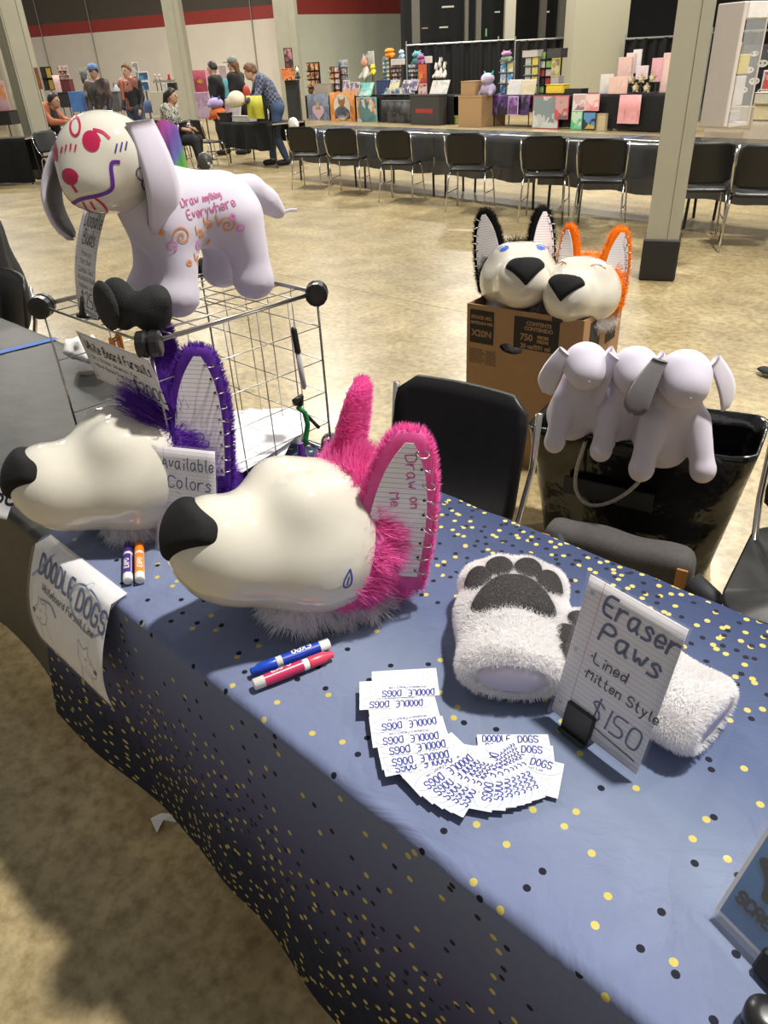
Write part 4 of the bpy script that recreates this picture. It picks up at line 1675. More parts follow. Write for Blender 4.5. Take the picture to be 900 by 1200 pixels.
p = at_z(150, 681, TT + .009)
marker('purple dry erase marker beside the orange one', (p.x, p.y, TT + .0095), 150, 0, (.05, .02, .2), (.06, .03, .22), 'purple_marker')
p = at_z(164, 680, TT + .009)
marker('orange dry erase marker beside the purple one', (p.x, p.y, TT + .0095), 150, 20, (.9, .22, .01), (.9, .25, .02), 'orange_marker')
a, b = at_z(386, 754, TT + .009), at_z(299, 786, TT + .009)
marker('blue dry erase marker resting against the red one', (a.x, a.y, TT + .0095), math.degrees(math.atan2(b.y - a.y, b.x - a.x)), 15, (.01, .06, .5), (.01, .05, .45), 'blue_marker')
a, b = at_z(297, 803, TT + .009), at_z(386, 768, TT + .009)
marker('red dry erase marker resting against the blue one', (a.x, a.y, TT + .0095), math.degrees(math.atan2(b.y - a.y, b.x - a.x)), -25, (.75, .06, .12), (.55, .03, .12), 'red_marker')

# things in and on the wire cube
rng = random.Random(9)
for i, (x, y, a, lb) in enumerate(((-1.3, .84, 20, 'ruled sheet of paper lying at the bottom of a pile in the cube'), (-1.27, .87, 35, 'ruled sheet of paper in the middle of a pile in the cube'), (-1.24, .83, 12, 'ruled sheet of paper on top of the pile in the cube'))):
    ph = rng.random() * 6
    m = curl_sheet(.2, .26, lambda u, v, ph=ph: Vector((u - .1, v - .13, .006 + .006 * math.sin(u * 14 + ph) * math.sin(v * 9 + ph))), 10, 10)
    o_ = m.build('paper_sheet', lined_mat('loose_ruled_paper', 1, .0085, (.8, .8, .83), (.4, .42, .55), .6), None, True, label=lb, cat='paper', group=None)
    o_.matrix_world = Matrix.Translation((x, y, TT + .012 + i * .014)) @ Matrix.Rotation(R(a), 4, 'Z')
# crumpled white cloth behind the sheets and a white bag on the black cover


def crumple(name, label, cat, loc, sz, m_, seed, h=.008):
    rg = np.random.default_rng(seed)
    k1 = rg.normal(0, 1, (5, 3)) * 45
    k2 = rg.random(5) * 6

    def f(P):
        d = ell(P, (0, 0, sz[2] * .5), (sz[0], sz[1], sz[2] * .5))
        for a_, b_ in zip(k1, k2):
            d = d + .006 * np.abs(np.sin(P @ a_ + b_)) * (sz[0] / .1)
        return smax(d, .001 - P[:, 2], .004)
    me = sdf_mesh(name, f, (-sz[0] - .02, -sz[1] - .02, -.01), (sz[0] + .02, sz[1] + .02, sz[2] + .02), h, 1)
    return link(name, me, m_, label=label, cat=cat, loc=loc)


whitecl = mat('white_cotton', (.8, .78, .78), .8, var=.03)
crumple('folded_shirt', 'crumpled white cloth behind the papers in the wire cube', 'cloth', (-1.235, .925, TT), (.1, .05, .05), whitecl, 5)
crumple('plastic_bag', 'crumpled white bag on the black cover behind the wire cube', 'bag', (-2.12, .9, .748), (.12, .07, .11), whitecl, 6)


def bar_pen(name, label, cat, a, b, parts, parent=None):
    a, b = Vector(a), Vector(b)
    d = (b - a)
    Z = d.normalized()
    X = Z.orthogonal().normalized()
    M = Matrix((X, Z.cross(X), Z)).transposed().to_4x4()
    M.translation = a
    t = thing(name, label, cat, M=M)
    for nm, prof, m_ in parts:
        MB().lathe([(r_, z * d.length) for r_, z in prof], 14).build(nm, m_, t, True)
    return t


greyb = mat('grey_pen_barrel', (.4, .4, .41), .35)
bar_pen('pen', 'black capped marker pen with grey barrel clipped on the wire cube', 'pen', (-1.088, .885, .93), (-1.088, .875, 1.06),
        [('barrel', [(.003, 0), (.0055, .03), (.0055, .6)], greyb), ('cap', [(.0062, .6), (.0064, .62), (.006, .95), (.004, 1.)], jm)])
cl = thing('carabiner_lanyard', 'green and black clip strap hanging on the wire cube', 'lanyard', (-1.085, .86, .84))
MB().tube([(0, .0, .06), (.006, .012, .045), (.004, .018, .015), (0, .012, -.015), (0, .004, -.03)], .0055, 8).build('strap', mat('green_webbing', (.01, .22, .04), .6), cl, True)
MB().tube([(0, -.004, .07), (.004, -.01, .075), (.004, .008, .08), (0, .006, .062)], .007, 8).build('buckle', jm, cl, True)
MB().tube([(0, .01, .05), (.004, .03, .02), (.0, .05, -.004)], .004, 8).build('cord', jm, cl, True)
MB().tube([(0, -.004, -.02), (.002, -.006, -.05)], .007, 8).build('charm', mat('violet_charm', (.12, .02, .25), .4), cl)

# scrap of paper on the floor
q = at_z(193, 962, 0)
MB().add([(-.03, -.02, .002), (.035, .012, .014), (.012, .02, .018), (-.022, .005, .004), (.016, -.03, .003), (.005, -.004, .012)], [(0, 5, 1, 2, 3), (0, 4, 5)]).build('paper_scrap', plainp, label='torn white paper scrap on the concrete floor', cat='paper', loc=(q.x, q.y, 0))


# ================================================================== chairs
polyb = mat('black_seat_polymer', (.008, .008, .009), .4, var=.1, bump=.08, bscale=300)


def make_chair(label, loc, rz, group=None, metal=chrome):
    t = thing('chair', label, 'chair', loc, rz, group)
    # seat shell: rounded slab with a dished top; front is -y
    m = MB()
    N = 10
    vs, fs = [], []
    for k_, (zz, sc) in enumerate(((.0, .94), (.018, 1.0), (.026, .97))):
        out = rrect(.44 * sc, .42 * sc, .07 * sc, 5)
        vs += [Vector((x, y, .43 + zz - (.012 if y < -.17 else 0))) for x, y in out]
    n = len(out)
    for k_ in range(2):
        for i in range(n):
            j = (i + 1) % n
            fs.append((k_ * n + i, k_ * n + j, k_ * n + n + j, k_ * n + n + i))
    fs.append(tuple(range(n - 1, -1, -1)))
    c0 = len(vs)
    vs.append(Vector((0, 0, .442)))
    for i in range(n):
        fs.append((2 * n + i, 2 * n + (i + 1) % n, c0))
    m.add(vs, fs)
    m.build('seat', polyb, t, True)
    # backrest: curved rounded panel leaning back
    m = MB()
    W2, NZ, NX = .215, 10, 12
    vs, fs = [], []
    for side in (0, 1):
        for j in range(NZ + 1):
            v = j / NZ
            z = .50 + .33 * v
            e = min(v, 1 - v) * .33
            inset = 0 if e > .055 else .055 - math.sqrt(max(0, .055 ** 2 - (.055 - e) ** 2))
            for i in range(NX + 1):
                u = -1 + 2 * i / NX
                x = u * (W2 - inset)
                y = .19 + .075 * v + .028 * (1 - (x / W2) ** 2) - .03
                vs.append(Vector((x, y + side * .014, z)))
    n = (NZ + 1) * (NX + 1)
    for j in range(NZ):
        for i in range(NX):
            a = j * (NX + 1) + i
            fs.append((a, a + 1, a + NX + 2, a + NX + 1))
            fs.append((n + a, n + a + NX + 1, n + a + NX + 2, n + a + 1))
    rim = [i for i in range(NX + 1)] + [j * (NX + 1) + NX for j in range(1, NZ + 1)] + [NZ * (NX + 1) + i for i in range(NX - 1, -1, -1)] + [j * (NX + 1) for j in range(NZ - 1, 0, -1)]
    for a, b in zip(rim, rim[1:] + rim[:1]):
        fs.append((a, n + a, n + b, b))
    m.add(vs, fs)
    m.build('backrest', polyb, t, True)
    for s in (-1, 1):
        MB().tube([(s * .235, .255, .8), (s * .235, .235, .66), (s * .225, .19, .53), (s * .2, .1, .435), (s * .2, -.12, .425)], .0095, 8).build('upright', metal, t, True)
        MB().tube([(s * .2, .1, .432), (s * .215, .16, .40), (s * .235, .235, 0.0)], .009, 8).build('leg', metal, t, True)
        MB().tube([(s * .2, -.12, .425), (s * .215, -.175, .39), (s * .235, -.22, 0.0)], .009, 8).build('leg', metal, t, True)
        MB().tube([(s * .228, .205, .2), (s * .228, -.2, .2)], .006, 8).build('stretcher', metal, t, True)
    MB().tube([(-.2, -.1, .425), (.2, -.1, .425)], .008, 8).build('seat_bar', metal, t, True)
    return t


ch = make_chair('black polymer chair between the pink head and the cardboard box', (-.99, 1.085, 0), R(7))
ch.scale = (.86, .95, .98)
MB().box((-.11, -.14, 0), (.11, .14, .004)).build('paper_sheet', plainp, label='white sheet of paper on the seat behind the pink head', cat='paper', loc=(-1.04, 1.1, .452))
clone(ch, (-.2, 1.6, 0), R(8), 'black polymer chair with chrome frame beside the big glossy bag')
clone(ch, (-3.36, .96, 0), R(-6), 'black polymer chair tucked behind the black covered table')
# dark garment over a chair at the left edge
jk = sdf_mesh('jacket', lambda P: blend(.06, ell(P, (0, 0, .62), (.2, .14, .16)), ell(P, (0, .02, .35), (.22, .15, .28)), cap(P, (-.2, 0, .62), (-.26, -.02, .3), .06, .05), cap(P, (.2, 0, .62), (.25, -.02, .32), .06, .05)), (-.4, -.25, .0), (.4, .25, .85), .02)
link('jacket', jk, mat('black_jacket_cloth', (.006, .006, .007), .8, var=.2), label='black jacket bundled over a seat past the black covered table', cat='jacket', loc=(-3.9, 1.27, .3))

# ================================================================== cardboard box with two heads
kraft = mat('brown_cardboard', (.36, .21, .1), .75, var=.06, vscale=8)
BM = Matrix.Translation((-1.535, 2.36, 0)) @ Matrix.Rotation(R(6), 4, 'Z')
bx = thing('cardboard_box', 'open brown cardboard carton with black printed blocks and a hand hole', 'box', M=BM)
bw, bd, bh, th = .5, .37, .66, .006
# front wall with a hand hole
m = MB()
hx, hz, hw, hh = -.045, bh - .155, .052, .022
out = [(-bw / 2, 0), (bw / 2, 0), (bw / 2, bh), (-bw / 2, bh)]
hole = circle(hx, hz, hw, hh, 20)[:-1]
vs, fs = [], []
ring = []
for i in range(20):
    a = 2 * math.pi * i / 20
    c_, s_ = math.cos(a), math.sin(a)
    X = (bw / 2 - hx if c_ > 0 else bw / 2 + hx)
    Z = (bh - hz if s_ > 0 else hz)
    k_ = min(X / max(abs(c_), 1e-6), Z / max(abs(s_), 1e-6))
    ring.append((hx + k_ * c_, hz + k_ * s_))
corners = {}
for y in (0, th):
    vs += [Vector((x, y, z)) for x, z in hole] + [Vector((x, y, z)) for x, z in ring] + [Vector((x, y, z)) for x, z in out]
n = 44
for f_ in (0, 1):
    o_ = f_ * n
    for i in range(20):
        j = (i + 1) % 20
        q = [o_ + i, o_ + 20 + i, o_ + 20 + j, o_ + j]
        a, b = ring[i], ring[j]
        if abs(a[0] - b[0]) > 1e-4 and abs(a[1] - b[1]) > 1e-4:   # corner between
            cx = bw / 2 if max(a[0], b[0]) > bw / 2 - 1e-4 else -bw / 2
            cz = bh if max(a[1], b[1]) > bh - 1e-4 else 0
            ci = out.index((cx, cz))
            q = [o_ + i, o_ + 20 + i, o_ + 40 + ci, o_ + 20 + j, o_ + j]
        fs.append(tuple(q if f_ == 1 else q[::-1]))
for i in range(20):
    j = (i + 1) % 20
    fs.append((i, j, n + j, n + i))
fs += [(40, 41, 44 + 41, 44 + 40), (42, 43, 44 + 43, 44 + 42), (41, 42, 44 + 42, 44 + 41), (43, 40, 44 + 40, 44 + 43)]
m.add(vs, fs)
m.build('front_panel', kraft, bx)
MB().box((-bw / 2, bd - th, 0), (bw / 2, bd, bh)).build('back_panel', kraft, bx)
for s in (-1, 1):
    MB().box((s * bw / 2 - (th if s > 0 else 0), th, 0), (s * bw / 2 + (th if s < 0 else 0), bd - th, bh)).build('side_panel', kraft, bx)
MB().box((-bw / 2 + th, th, .001), (bw / 2 - th, bd - th, .008)).build('bottom_panel', kraft, bx)
bink = mat('black_carton_print', (.018, .015, .013), .7)


def carton_label(x0, x1, z0, z1, rows):
    lb = MB().box((x0, -.0012, z0), (x1, -.0004, z1)).build('printed_block', bink, bx)
    for (tx, px_, pz_, sz_) in rows:
        me = type_mesh(tx, sz_, .001)
        link('lettering', me, kraft, lb, M=Matrix.Translation((px_, -.0018, pz_)) @ Matrix.Rotation(R(90), 4, 'X'))


carton_label(-.235, -.125, bh - .155, bh - .02, [('STOCK NO.', -.18, bh - .05, .018), ('ARTICULO NO.', -.18, bh - .072, .015), ('X20N', -.18, bh - .115, .037)])
carton_label(-.035, .155, bh - .145, bh - .02, [('CONTENTS', .07, bh - .042, .02), ('CONTENIDO', .07, bh - .062, .02), ('750', .02, bh - .098, .036), ('PIECES', .09, bh - .09, .016), ('PIEZAS', .09, bh - .107, .016), ('20 oz/591 ml', .06, bh - .132, .024)])
for k_ in range(7):
    MB().box((-.235, -.0012, bh - .185 - .009 * k_), (-.175 + .006 * (k_ % 3), -.0004, bh - .181 - .009 * k_)).build('small_print', mat('faded_carton_print', (.16, .1, .06), .75), bx)
    MB().box((-.16, -.0012, bh - .187 - .009 * k_), (-.11 - .005 * (k_ % 2), -.0004, bh - .183 - .009 * k_)).build('small_print', mat('faded_carton_print'), bx)
for q in ((.06, .16), (.22, .32)):
    MB().box((bw / 2 + .0004, q[0], bh - .15), (bw / 2 + .0012, q[1], bh - .025)).build('printed_block', bink, bx)


def box_pt(x, y, z):
    return BM @ Vector((x, y, z))


hk, hks = make_head('white dog head with black fur and white cheeks in the carton', 'black', box_pt(-.125, .19, bh + .085), 309, 16, 0, .55, ((1, 25, 0, .1, (-.05, .078, -.02)), (-1, 25, 8, .1, (-.05, .085, -.02))), scale=1.2)
f = surf_map(HEAD_BVH, (.06 + .255, 0, .06 + .159), (-.85, 0, -.53), (0, 1, 0), (-.53, 0, .85), .001)
for y_ in (-1, 1):
    MB().ribbon([scribble(y_ * .058, -.008, .014, .008, 3), chaikin([(y_ * .044, .0), (y_ * .06, .01), (y_ * .078, .002)], 2)], .0035, f).build('doodle', mat('sky_pen', (.03, .12, .55), .4), hks, label='blue eye drawn on')
    MB().ribbon([circle(y_ * .045, .034, .015, .01, tilt=y_ * .4)], .0026, f).build('doodle', mat('grey_pen', (.25, .25, .4), .4), hks, label='grey brow outline drawn on')
fx_, fxs = make_head('white dog head with orange fur and closed drawn eyes in the carton', 'orange', box_pt(.15, .2, bh + .06), 282, 14, 0, .55, ((1, 40, 2, .1, (-.05, .08, -.03)), (-1, 32, 4, .1, (-.05, .075, -.03))), scale=1.12)
for y_ in (-1, 1):
    MB().ribbon([chaikin([(y_ * .042, -.012), (y_ * .058, .0), (y_ * .083, -.002)], 2), [(y_ * .052, -.004), (y_ * .057, -.016)], chaikin([(y_ * .038, .03), (y_ * .058, .04), (y_ * .078, .03)], 2)], .0036, f).build('doodle', mat('brown_pen', (.3, .08, .04), .4), fxs, label='brown closed eye drawn on')
MB().box((-.02, -.012, -.018), (.02, .012, .018), bev=.004).build('carton_clip', clipm, label='small black clip on the carton rim under the orange furred head', cat='clip', loc=box_pt(.15, -.0135, bh + .004))
crumple('plush_toy', 'white plush seen through the carton hand hole', 'plush', box_pt(-.05, .085, bh - .23), (.1, .07, .15), whitecl, 12)

# ================================================================== big black bag with three plush dogs
vinyl = mat('glossy_black_vinyl', (.006, .006, .007), .16, var=.2, bump=.9, bscale=11, spec=.6)
GM = Matrix.Translation((-.865, 2.06, 0)) @ Matrix.Rotation(R(12), 4, 'Z')
bag = thing('tote_bag', 'large glossy black vinyl tote bag with rope handle', 'bag', M=GM)


def bag_ring(v, inner=0.):
    hw, hd = .265 + .075 * v - inner, .12 + .05 * v - inner
    zt = .005 + .5 * v
    o_ = []
    for (x, y) in rrect(2 * hw, 2 * hd, .06, 5):
        k_ = math.sin(x * 19 + 5 * v) * .014 * v + math.sin(x * 41 - 17 * v) * .007 * v + math.sin(y * 30) * .008
        z = zt + ((.02 * math.sin(x * 7 + 1) + .012 * math.sin(x * 23) - (.05 * math.exp(-(x / .16) ** 2) if y < 0 else 0)) * max(0, v - .6) / .4)
        o_.append(Vector((x, y + k_, z)))
    return o_


vs, fs = [], []
NL = 20
rings = [bag_ring(i / NL) for i in range(NL + 1)] + [bag_ring(1 - i / 6 * .6, .008) for i in range(7)]
n = len(rings[0])
for r_ in rings:
    vs += r_
for i in range(len(rings) - 1):
    for k_ in range(n):
        l = (k_ + 1) % n
        fs.append((i * n + k_, i * n + l, (i + 1) * n + l, (i + 1) * n + k_))
fs.append(tuple(range(n - 1, -1, -1)))
fs.append(tuple((len(rings) - 1) * n + k_ for k_ in range(n)))
MB().add(vs, fs).build('body', vinyl, bag, True)
rope = mat('twisted_rope', (.4, .39, .38), .5, var=.35, vscale=160)
pts = chaikin([(-.13, .48), (-.15, .38), (-.145, .3), (-.1, .26), (-.03, .29), (.04, .37), (.07, .46)], 3)
MB().tube([(x, -.195 - .0 * z, z) for x, z in pts], .006, 8).build('rope_handle', rope, bag, True)
MB().box((-.19, -.178, .28), (.09, -.17, .34), M=Matrix.Rotation(R(0), 4, 'X')).build('tape_patch', mat('dull_black_tape', (.03, .03, .032), .6), bag)


def bag_pt(x, y, z):
    return GM @ Vector((x, y, z))


pup('lavender plush dog at the carton end of the row in the bag', (-1.01, 1.885, .575), 309, .9, ((1, (.0, .11, .05), 0), (-1, (-.0, .12, .05), 0)))
pup('lavender plush dog squeezed between the other two in the bag', (-.88, 1.935, .57), 309, .92, ((1, (.0, .1, .04), 0), (-1, (.0, .115, .03), 0)))
pup('lavender plush dog with a grey ear turned over in the bag', (-.74, 1.94, .565), 306, 1.02, ((1, (-.0, .14, .06), 0), (-1, (.085, .13, .085), 1)))

# grey messenger bag standing against the tote
mbm = mat('grey_canvas', (.07, .065, .065), .85, var=.1, vscale=60, bump=.2, bscale=300)
mg = thing('messenger_bag', 'grey canvas messenger bag with tan tabs and dark strap', 'bag', M=Matrix.Translation((-.745, 1.715, 0)) @ Matrix.Rotation(R(12), 4, 'Z'))
def soft_box(P, c, hx, hy, hz, r_):
    q = np.abs(P - np.array(c)) - np.array([hx - r_, hy - r_, hz - r_])
    return np.linalg.norm(np.maximum(q, 0), axis=1) + np.minimum(q.max(1), 0) - r_ + .004 * np.sin(P[:, 0] * 31) * np.sin(P[:, 2] * 23 + 1)


link('body', sdf_mesh('body', lambda P: soft_box(P, (0, 0, .14), .21, .05, .135, .035), (-.26, -.1, -.02), (.26, .1, .32), .012), mbm, mg)
link('flap', sdf_mesh('flap', lambda P: smax(soft_box(P, (0, -.004, .16), .216, .056, .135, .04), .1 - P[:, 2] - .1 * (P[:, 1] > .02), .01), (-.26, -.1, .06), (.26, .1, .34), .011), mbm, mg)
for x in (-.2, .19):
    MB().box((x - .014, -.075, .2), (x + .016, -.068, .28), bev=.002).build('tab', mat('tan_leather', (.45, .2, .06), .6), mg)
MB().box((-.1, -.071, .2), (.12, -.068, .205)).build('zip', jm, mg)
MB().tube([(-.16, -.075, .29), (-.12, -.1, .22), (-.04, -.1, .15)], .018, 6).build('strap', mat('dark_webbing', (.02, .022, .028), .7), mg, True)
MB().tube([(.22, -.07, .25), (.3, -.1, .22), (.3, -.1, .08), (.22, -.09, .02)], .03, 8).build('strap', mat('dark_webbing'), mg, True)
# dark cloth on the floor at the right edge
q = at_z(903, 441, 0)
crumple('dark_cloth', 'crumpled black cloth lying on the open concrete floor', 'cloth', (q.x, q.y, 0), (.1, .07, .06), mat('black_jacket_cloth'), 3, .012)

# ================================================================== the rest of the hall
def on_row(px, py, row, off=0.):
    (x0, y0), ang = row
    n = Vector((-math.sin(ang), math.cos(ang), 0))
    d = ray(px, py)
    o_ = Vector((x0, y0, 0)) + n * off
    return CP + d * ((o_ - CP).dot(n) / d.dot(n))


ROW1 = ((-2.5, 7.32), R(-8))            # long bare tables with chairs
ROWC = ((-2.5, 6.98), R(-8))            # their chairs
ROWL = ((-12.2, 9.35), R(-8))
ROW2 = ((-8.6, 17.3), R(-12))           # stalls behind them


def face_row(dist):
    p = FH * dist
    return ((p.x, p.y), YAW)


def spot(px0, py0, px1, py1, row, off=0., z0=None):
    """frame of a thing seen between two corners: matrix (x along the row, origin at its foot), width, height"""
    ym = (py0 + py1) / 2
    a, b = on_row(px0, ym, row, off), on_row(px1, ym, row, off)
    c_ = (a + b) / 2
    lo, hi = on_row((px0 + px1) / 2, py1, row, off).z, on_row((px0 + px1) / 2, py0, row, off).z
    if z0 is not None:
        lo = z0
    M = Matrix.Translation((c_.x, c_.y, lo)) @ Matrix.Rotation(row[1], 4, 'Z')
    return M, (a - b).length, hi - lo


def frow(name, label, row, px0, px1, tops, ztop=.74, dep=.7, tl=1.83, cover_m=None, hang=.45, legs=True, group=None, cover_label=None, tape=False):
    """a run of tables along a row from px0 to px1"""
    a = on_row(px0, tops, row)
    b = on_row(px1, tops, row)
    L = (b - a).length
    n = max(1, round(L / tl))
    ex = (b - a).normalized()
    ex.z = 0
    ex.normalize()
    ang = math.atan2(ex.y, ex.x)
    for i in range(n):
        c_ = a + ex * (L * (i + .5) / n)
        t = thing('folding_table', label[i % len(label)] if isinstance(label, list) else label, 'table', (c_.x, c_.y, 0), ang, group)
        w_ = L / n / 2 - .012
        MB().box((-w_, 0.01, ztop - .03), (w_, dep - .01, ztop - .004), bev=.004).build('tabletop', wood, t)
        for sx in (-1, 1):
            for y in (.08, dep - .08):
                MB().tube([(sx * (w_ - .12), y, ztop - .03), (sx * (w_ - .1), y, 0)], .015, 6).build('leg', legm, t)
        cl_ = cover_label[i % len(cover_label)] if isinstance(cover_label, list) else cover_label
        m = MB()
        N = max(4, int(w_ * 2 / .08))
        vs, fs = [], []
        for k_ in range(N + 1):
            x = -w_ - .004 + (2 * w_ + .008) * k_ / N
            wv = .012 * math.sin(x * 13 + i) + .008 * math.sin(x * 29)
            vs += [Vector((x, -.02 - wv * 1.5, ztop - hang + .01 * math.sin(x * 9))), Vector((x, -.012 - wv * .4, ztop - .06)), Vector((x, -.004, ztop + .002)), Vector((x, dep + .004, ztop + .002)), Vector((x, dep + .012 + wv, ztop - hang * .8))]
        for k_ in range(N):
            for j in range(4):
                fs.append((k_ * 5 + j, k_ * 5 + 5 + j, k_ * 5 + 6 + j, k_ * 5 + 1 + j))
        o_ = m.add(vs, fs).build('table_cover', cover_m or bcov, None, True, label=cl_, cat='table cover', group=(group + ' covers') if group else None)
        o_.matrix_world = Matrix.Translation((c_.x, c_.y, 0)) @ Matrix.Rotation(ang, 4, 'Z')
        if tape:
            q = MB().box((-.02, -.006, 0), (.02, dep + .004, .0008)).box((-.02, -.02, -.09), (.02, -.018, 0)).build('tape_strip', mat('blue_tape'), label='blue tape mark over the edge of a bare far table', cat='tape', group='tape marks on the far tables')
            q.matrix_world = Matrix.Translation((c_.x, c_.y, ztop + .004)) @ Matrix.Rotation(ang, 4, 'Z')


bare = mat('grey_sheeted_top', (.05, .05, .048), .2, var=.2, vscale=3, bump=.04, bscale=6)
frow('folding_table', 'bare table in the long run with chairs along it', ROW1, 338, 1040, 152, cover_m=bare, group='long run of bare tables',
     cover_label='shiny black cover on a bare table with chairs along it', tape=True)
for px, py, lb in ((363, 178, 'by the shopper in plaid'), (408, 180, 'before the orange fox tapestry'), (470, 185, 'before the black patterned cloth'), (552, 190, 'before the stacked cardboard cartons'), (641, 195, 'before the red edged poster'),
                   (708, 197, 'before the pink print stall'), (822, 205, 'just past the khaki column'), (893, 208, 'before the panda print cloth')):
    p = on_row(px, py, ROWC)
    c_ = clone(ch, (p.x, p.y, 0), ROWC[1] + math.pi + R(32 + random.uniform(-5, 5)), 'black chair with chrome legs at the bare tables, ' + lb, 'chairs along the bare tables')
    c_.scale = (1, 1, 1)

# ---- simple builders for stall goods
_n = [0]


def amat(*cols, scale=9.):
    _n[0] += 1
    return art_mat('print_%d' % _n[0], cols, scale)


def cmat(col, rough=.6):
    return mat('dye_%02x%02x%02x' % tuple(int(255 * min(1, c_)) for c_ in col), col, rough, var=.1)


BK, WH, PK = (.012, .012, .013), (.7, .68, .66), (.75, .36, .38)


def stand(o_, M, w_, row, back=.03):
    z = M.translation.z
    low = TB0 if row[0] in TABLE_ROWS else 0.
    if z > low + .06:
        MB().tube([(0, back, .02), (0, back, low - z + .004)], .012, 6).build('stand_pole', cmat((.05, .05, .05)), o_)
        MB().box((-min(.12, w_ / 2), back - .05, low - z + .002), (min(.12, w_ / 2), back + .05, low - z + .014)).build('stand_foot', cmat((.05, .05, .05)), o_)


TB0 = .745
TABLE_ROWS = (ROW2[0], ROWL[0], (-3.0, 10.2))


def board(label, cat, R_, row, face, edge=WH, off=0., z0=None, lean=0., t=.02, name='print_board', group=None):
    M, w_, h_ = spot(*R_, row, off, z0)
    o_ = thing(name, label, cat, M=M @ Matrix.Rotation(R(-lean), 4, 'X'), group=group)
    MB().box((-w_ / 2, 0, 0), (w_ / 2, t, h_), bev=.004).build('backing', cmat(edge), o_)
    b_ = min(.02, w_ * .08)
    MB().box((-w_ / 2 + b_, -.003, b_), (w_ / 2 - b_, 0, h_ - b_)).build('picture', face, o_)
    stand(o_, M, w_, row, t + .013)
    return o_


def banner(label, R_, row, face, off=0., motif=None, name='cloth_banner', cat='banner', z0=None):
    M, w_, h_ = spot(*R_, row, off, z0)
    o_ = thing(name, label, cat, M=M)
    N = max(6, int(w_ / .05))
    m = MB()
    vs, fs = [], []
    for k_ in range(N + 1):
        x = -w_ / 2 + w_ * k_ / N
        wv = .012 * math.sin(x * 17 + h_)
        vs += [Vector((x, -wv * 1.2, 0)), Vector((x, -wv * .8, h_ / 2)), Vector((x, 0, h_)), Vector((x, .01, h_)), Vector((x, .008, 0))]
    for k_ in range(N):
        for j in range(4):
            fs.append((k_ * 5 + j, k_ * 5 + 5 + j, k_ * 5 + 6 + j, k_ * 5 + 1 + j))
    m.add(vs, fs).build('fabric', face, o_, True)
    for nm, out, col in (motif or []):
        MB().plate([(x * w_, y * h_) for x, y in out], .004, Matrix.Translation((0, -.016, 0)) @ Matrix.Rotation(R(90), 4, 'X')).build(nm, cmat(col), o_)
    if row is not ROW2 and row is not ROWL:
        stand(o_, M, w_, row, .04)
    return o_


def crate(label, cat, R_, row, col, dep=.3, off=0., z0=None, name='box', bev=.006, m_=None, pole=True):
    M, w_, h_ = spot(*R_, row, off, z0)
    o_ = thing(name, label, cat, M=M)
    MB().box((-w_ / 2, 0, 0), (w_ / 2, dep, h_ * .93), bev=bev).build('body', m_ or cmat(col), o_)
    MB().box((-w_ / 2 - .006, -.006, h_ * .93), (w_ / 2 + .006, dep + .006, h_), bev=.004).build('lid', m_ or cmat(tuple(c_ * .9 for c_ in col)), o_)
    if pole:
        stand(o_, M, w_, row, dep / 2)
    return o_


def rack(label, R_, row, col, nx, ny, cards, off=0., z0=None, dep=.1):
    """display stand: back board, shelves and rows of little cards"""
    M, w_, h_ = spot(*R_, row, off, z0)
    o_ = thing('display_rack', label, 'display rack', M=M)
    MB().box((-w_ / 2, dep - .015, 0), (w_ / 2, dep, h_), bev=.003).build('back_board', cmat(col), o_)
    for j in range(ny):
        z = h_ * j / ny
        MB().box((-w_ / 2, 0, z), (w_ / 2, dep - .015, z + .012)).build('shelf', cmat(col), o_)
        for i in range(nx):
            x = -w_ / 2 + w_ * (i + .5) / nx
            MB().box((x - w_ / nx * .4, dep * .4, z + .014), (x + w_ / nx * .4, dep * .4 + .01, z + h_ / ny * .86), bev=.002).build('card', cards[(i * 7 + j * 3) % len(cards)], o_)
    stand(o_, M, w_, row, dep + .013)
    return o_


def plush(label, R_, row, cols, off=0., z0=None, ears='round', cat='plush toy', group=None):
    M, w_, h_ = spot(*R_, row, off, z0)
    w_ *= .74
    o_ = thing('plush_toy', label, cat, M=M, group=group)
    s = h_
    a_ = w_ / h_
    bodyf = lambda P: blend(.06 * s, ell(P, (0, 0, .27 * s), (.42 * w_, .3 * w_, .28 * s)), cap(P, (-.3 * w_, -.1 * s, .2 * s), (-.4 * w_, -.2 * s, .1 * s), .1 * s, .09 * s), cap(P, (.3 * w_, -.1 * s, .2 * s), (.4 * w_, -.2 * s, .1 * s), .1 * s, .09 * s))
    lo, hi = (-w_ * .75, -w_ * .6 - .3 * s, -.02), (w_ * .75, w_ * .6, s * 1.1)
    link('body', sdf_mesh('body', bodyf, lo, hi, s * .05, 1), cmat(cols[0], .85), o_)
    link('head', sdf_mesh('head', lambda P: smin(ell(P, (0, -.05 * s, .68 * s), (.34 * w_, .3 * w_, .22 * s)), ell(P, (0, -.22 * w_ - .08 * s, .62 * s), (.14 * w_, .12 * w_, .09 * s)), .05 * s), lo, hi, s * .05, 1), cmat(cols[1], .85), o_)
    for sx in (-1, 1):
        link('ear', sdf_mesh('ear', lambda P: cap(P, (sx * .2 * w_, 0, .8 * s), (sx * .3 * w_, 0, .95 * s), .08 * s, .04 * s), lo, hi, s * .05, 1), cmat(cols[-1], .85), o_)
    stand(o_, M, w_, row, 0)
    return o_


art_warm = [amat((.5, .2, .06), (.7, .5, .3), (.1, .06, .04)), amat((.6, .6, .58), (.2, .15, .3), (.7, .4, .3)), amat((.1, .12, .3), (.5, .5, .6), (.7, .7, .66))]
art_cool = [amat((.1, .3, .5), (.6, .7, .75), (.05, .1, .2)), amat((.6, .6, .62), (.3, .35, .5), (.75, .7, .3)), amat((.65, .6, .66), (.3, .2, .4), (.1, .1, .15))]

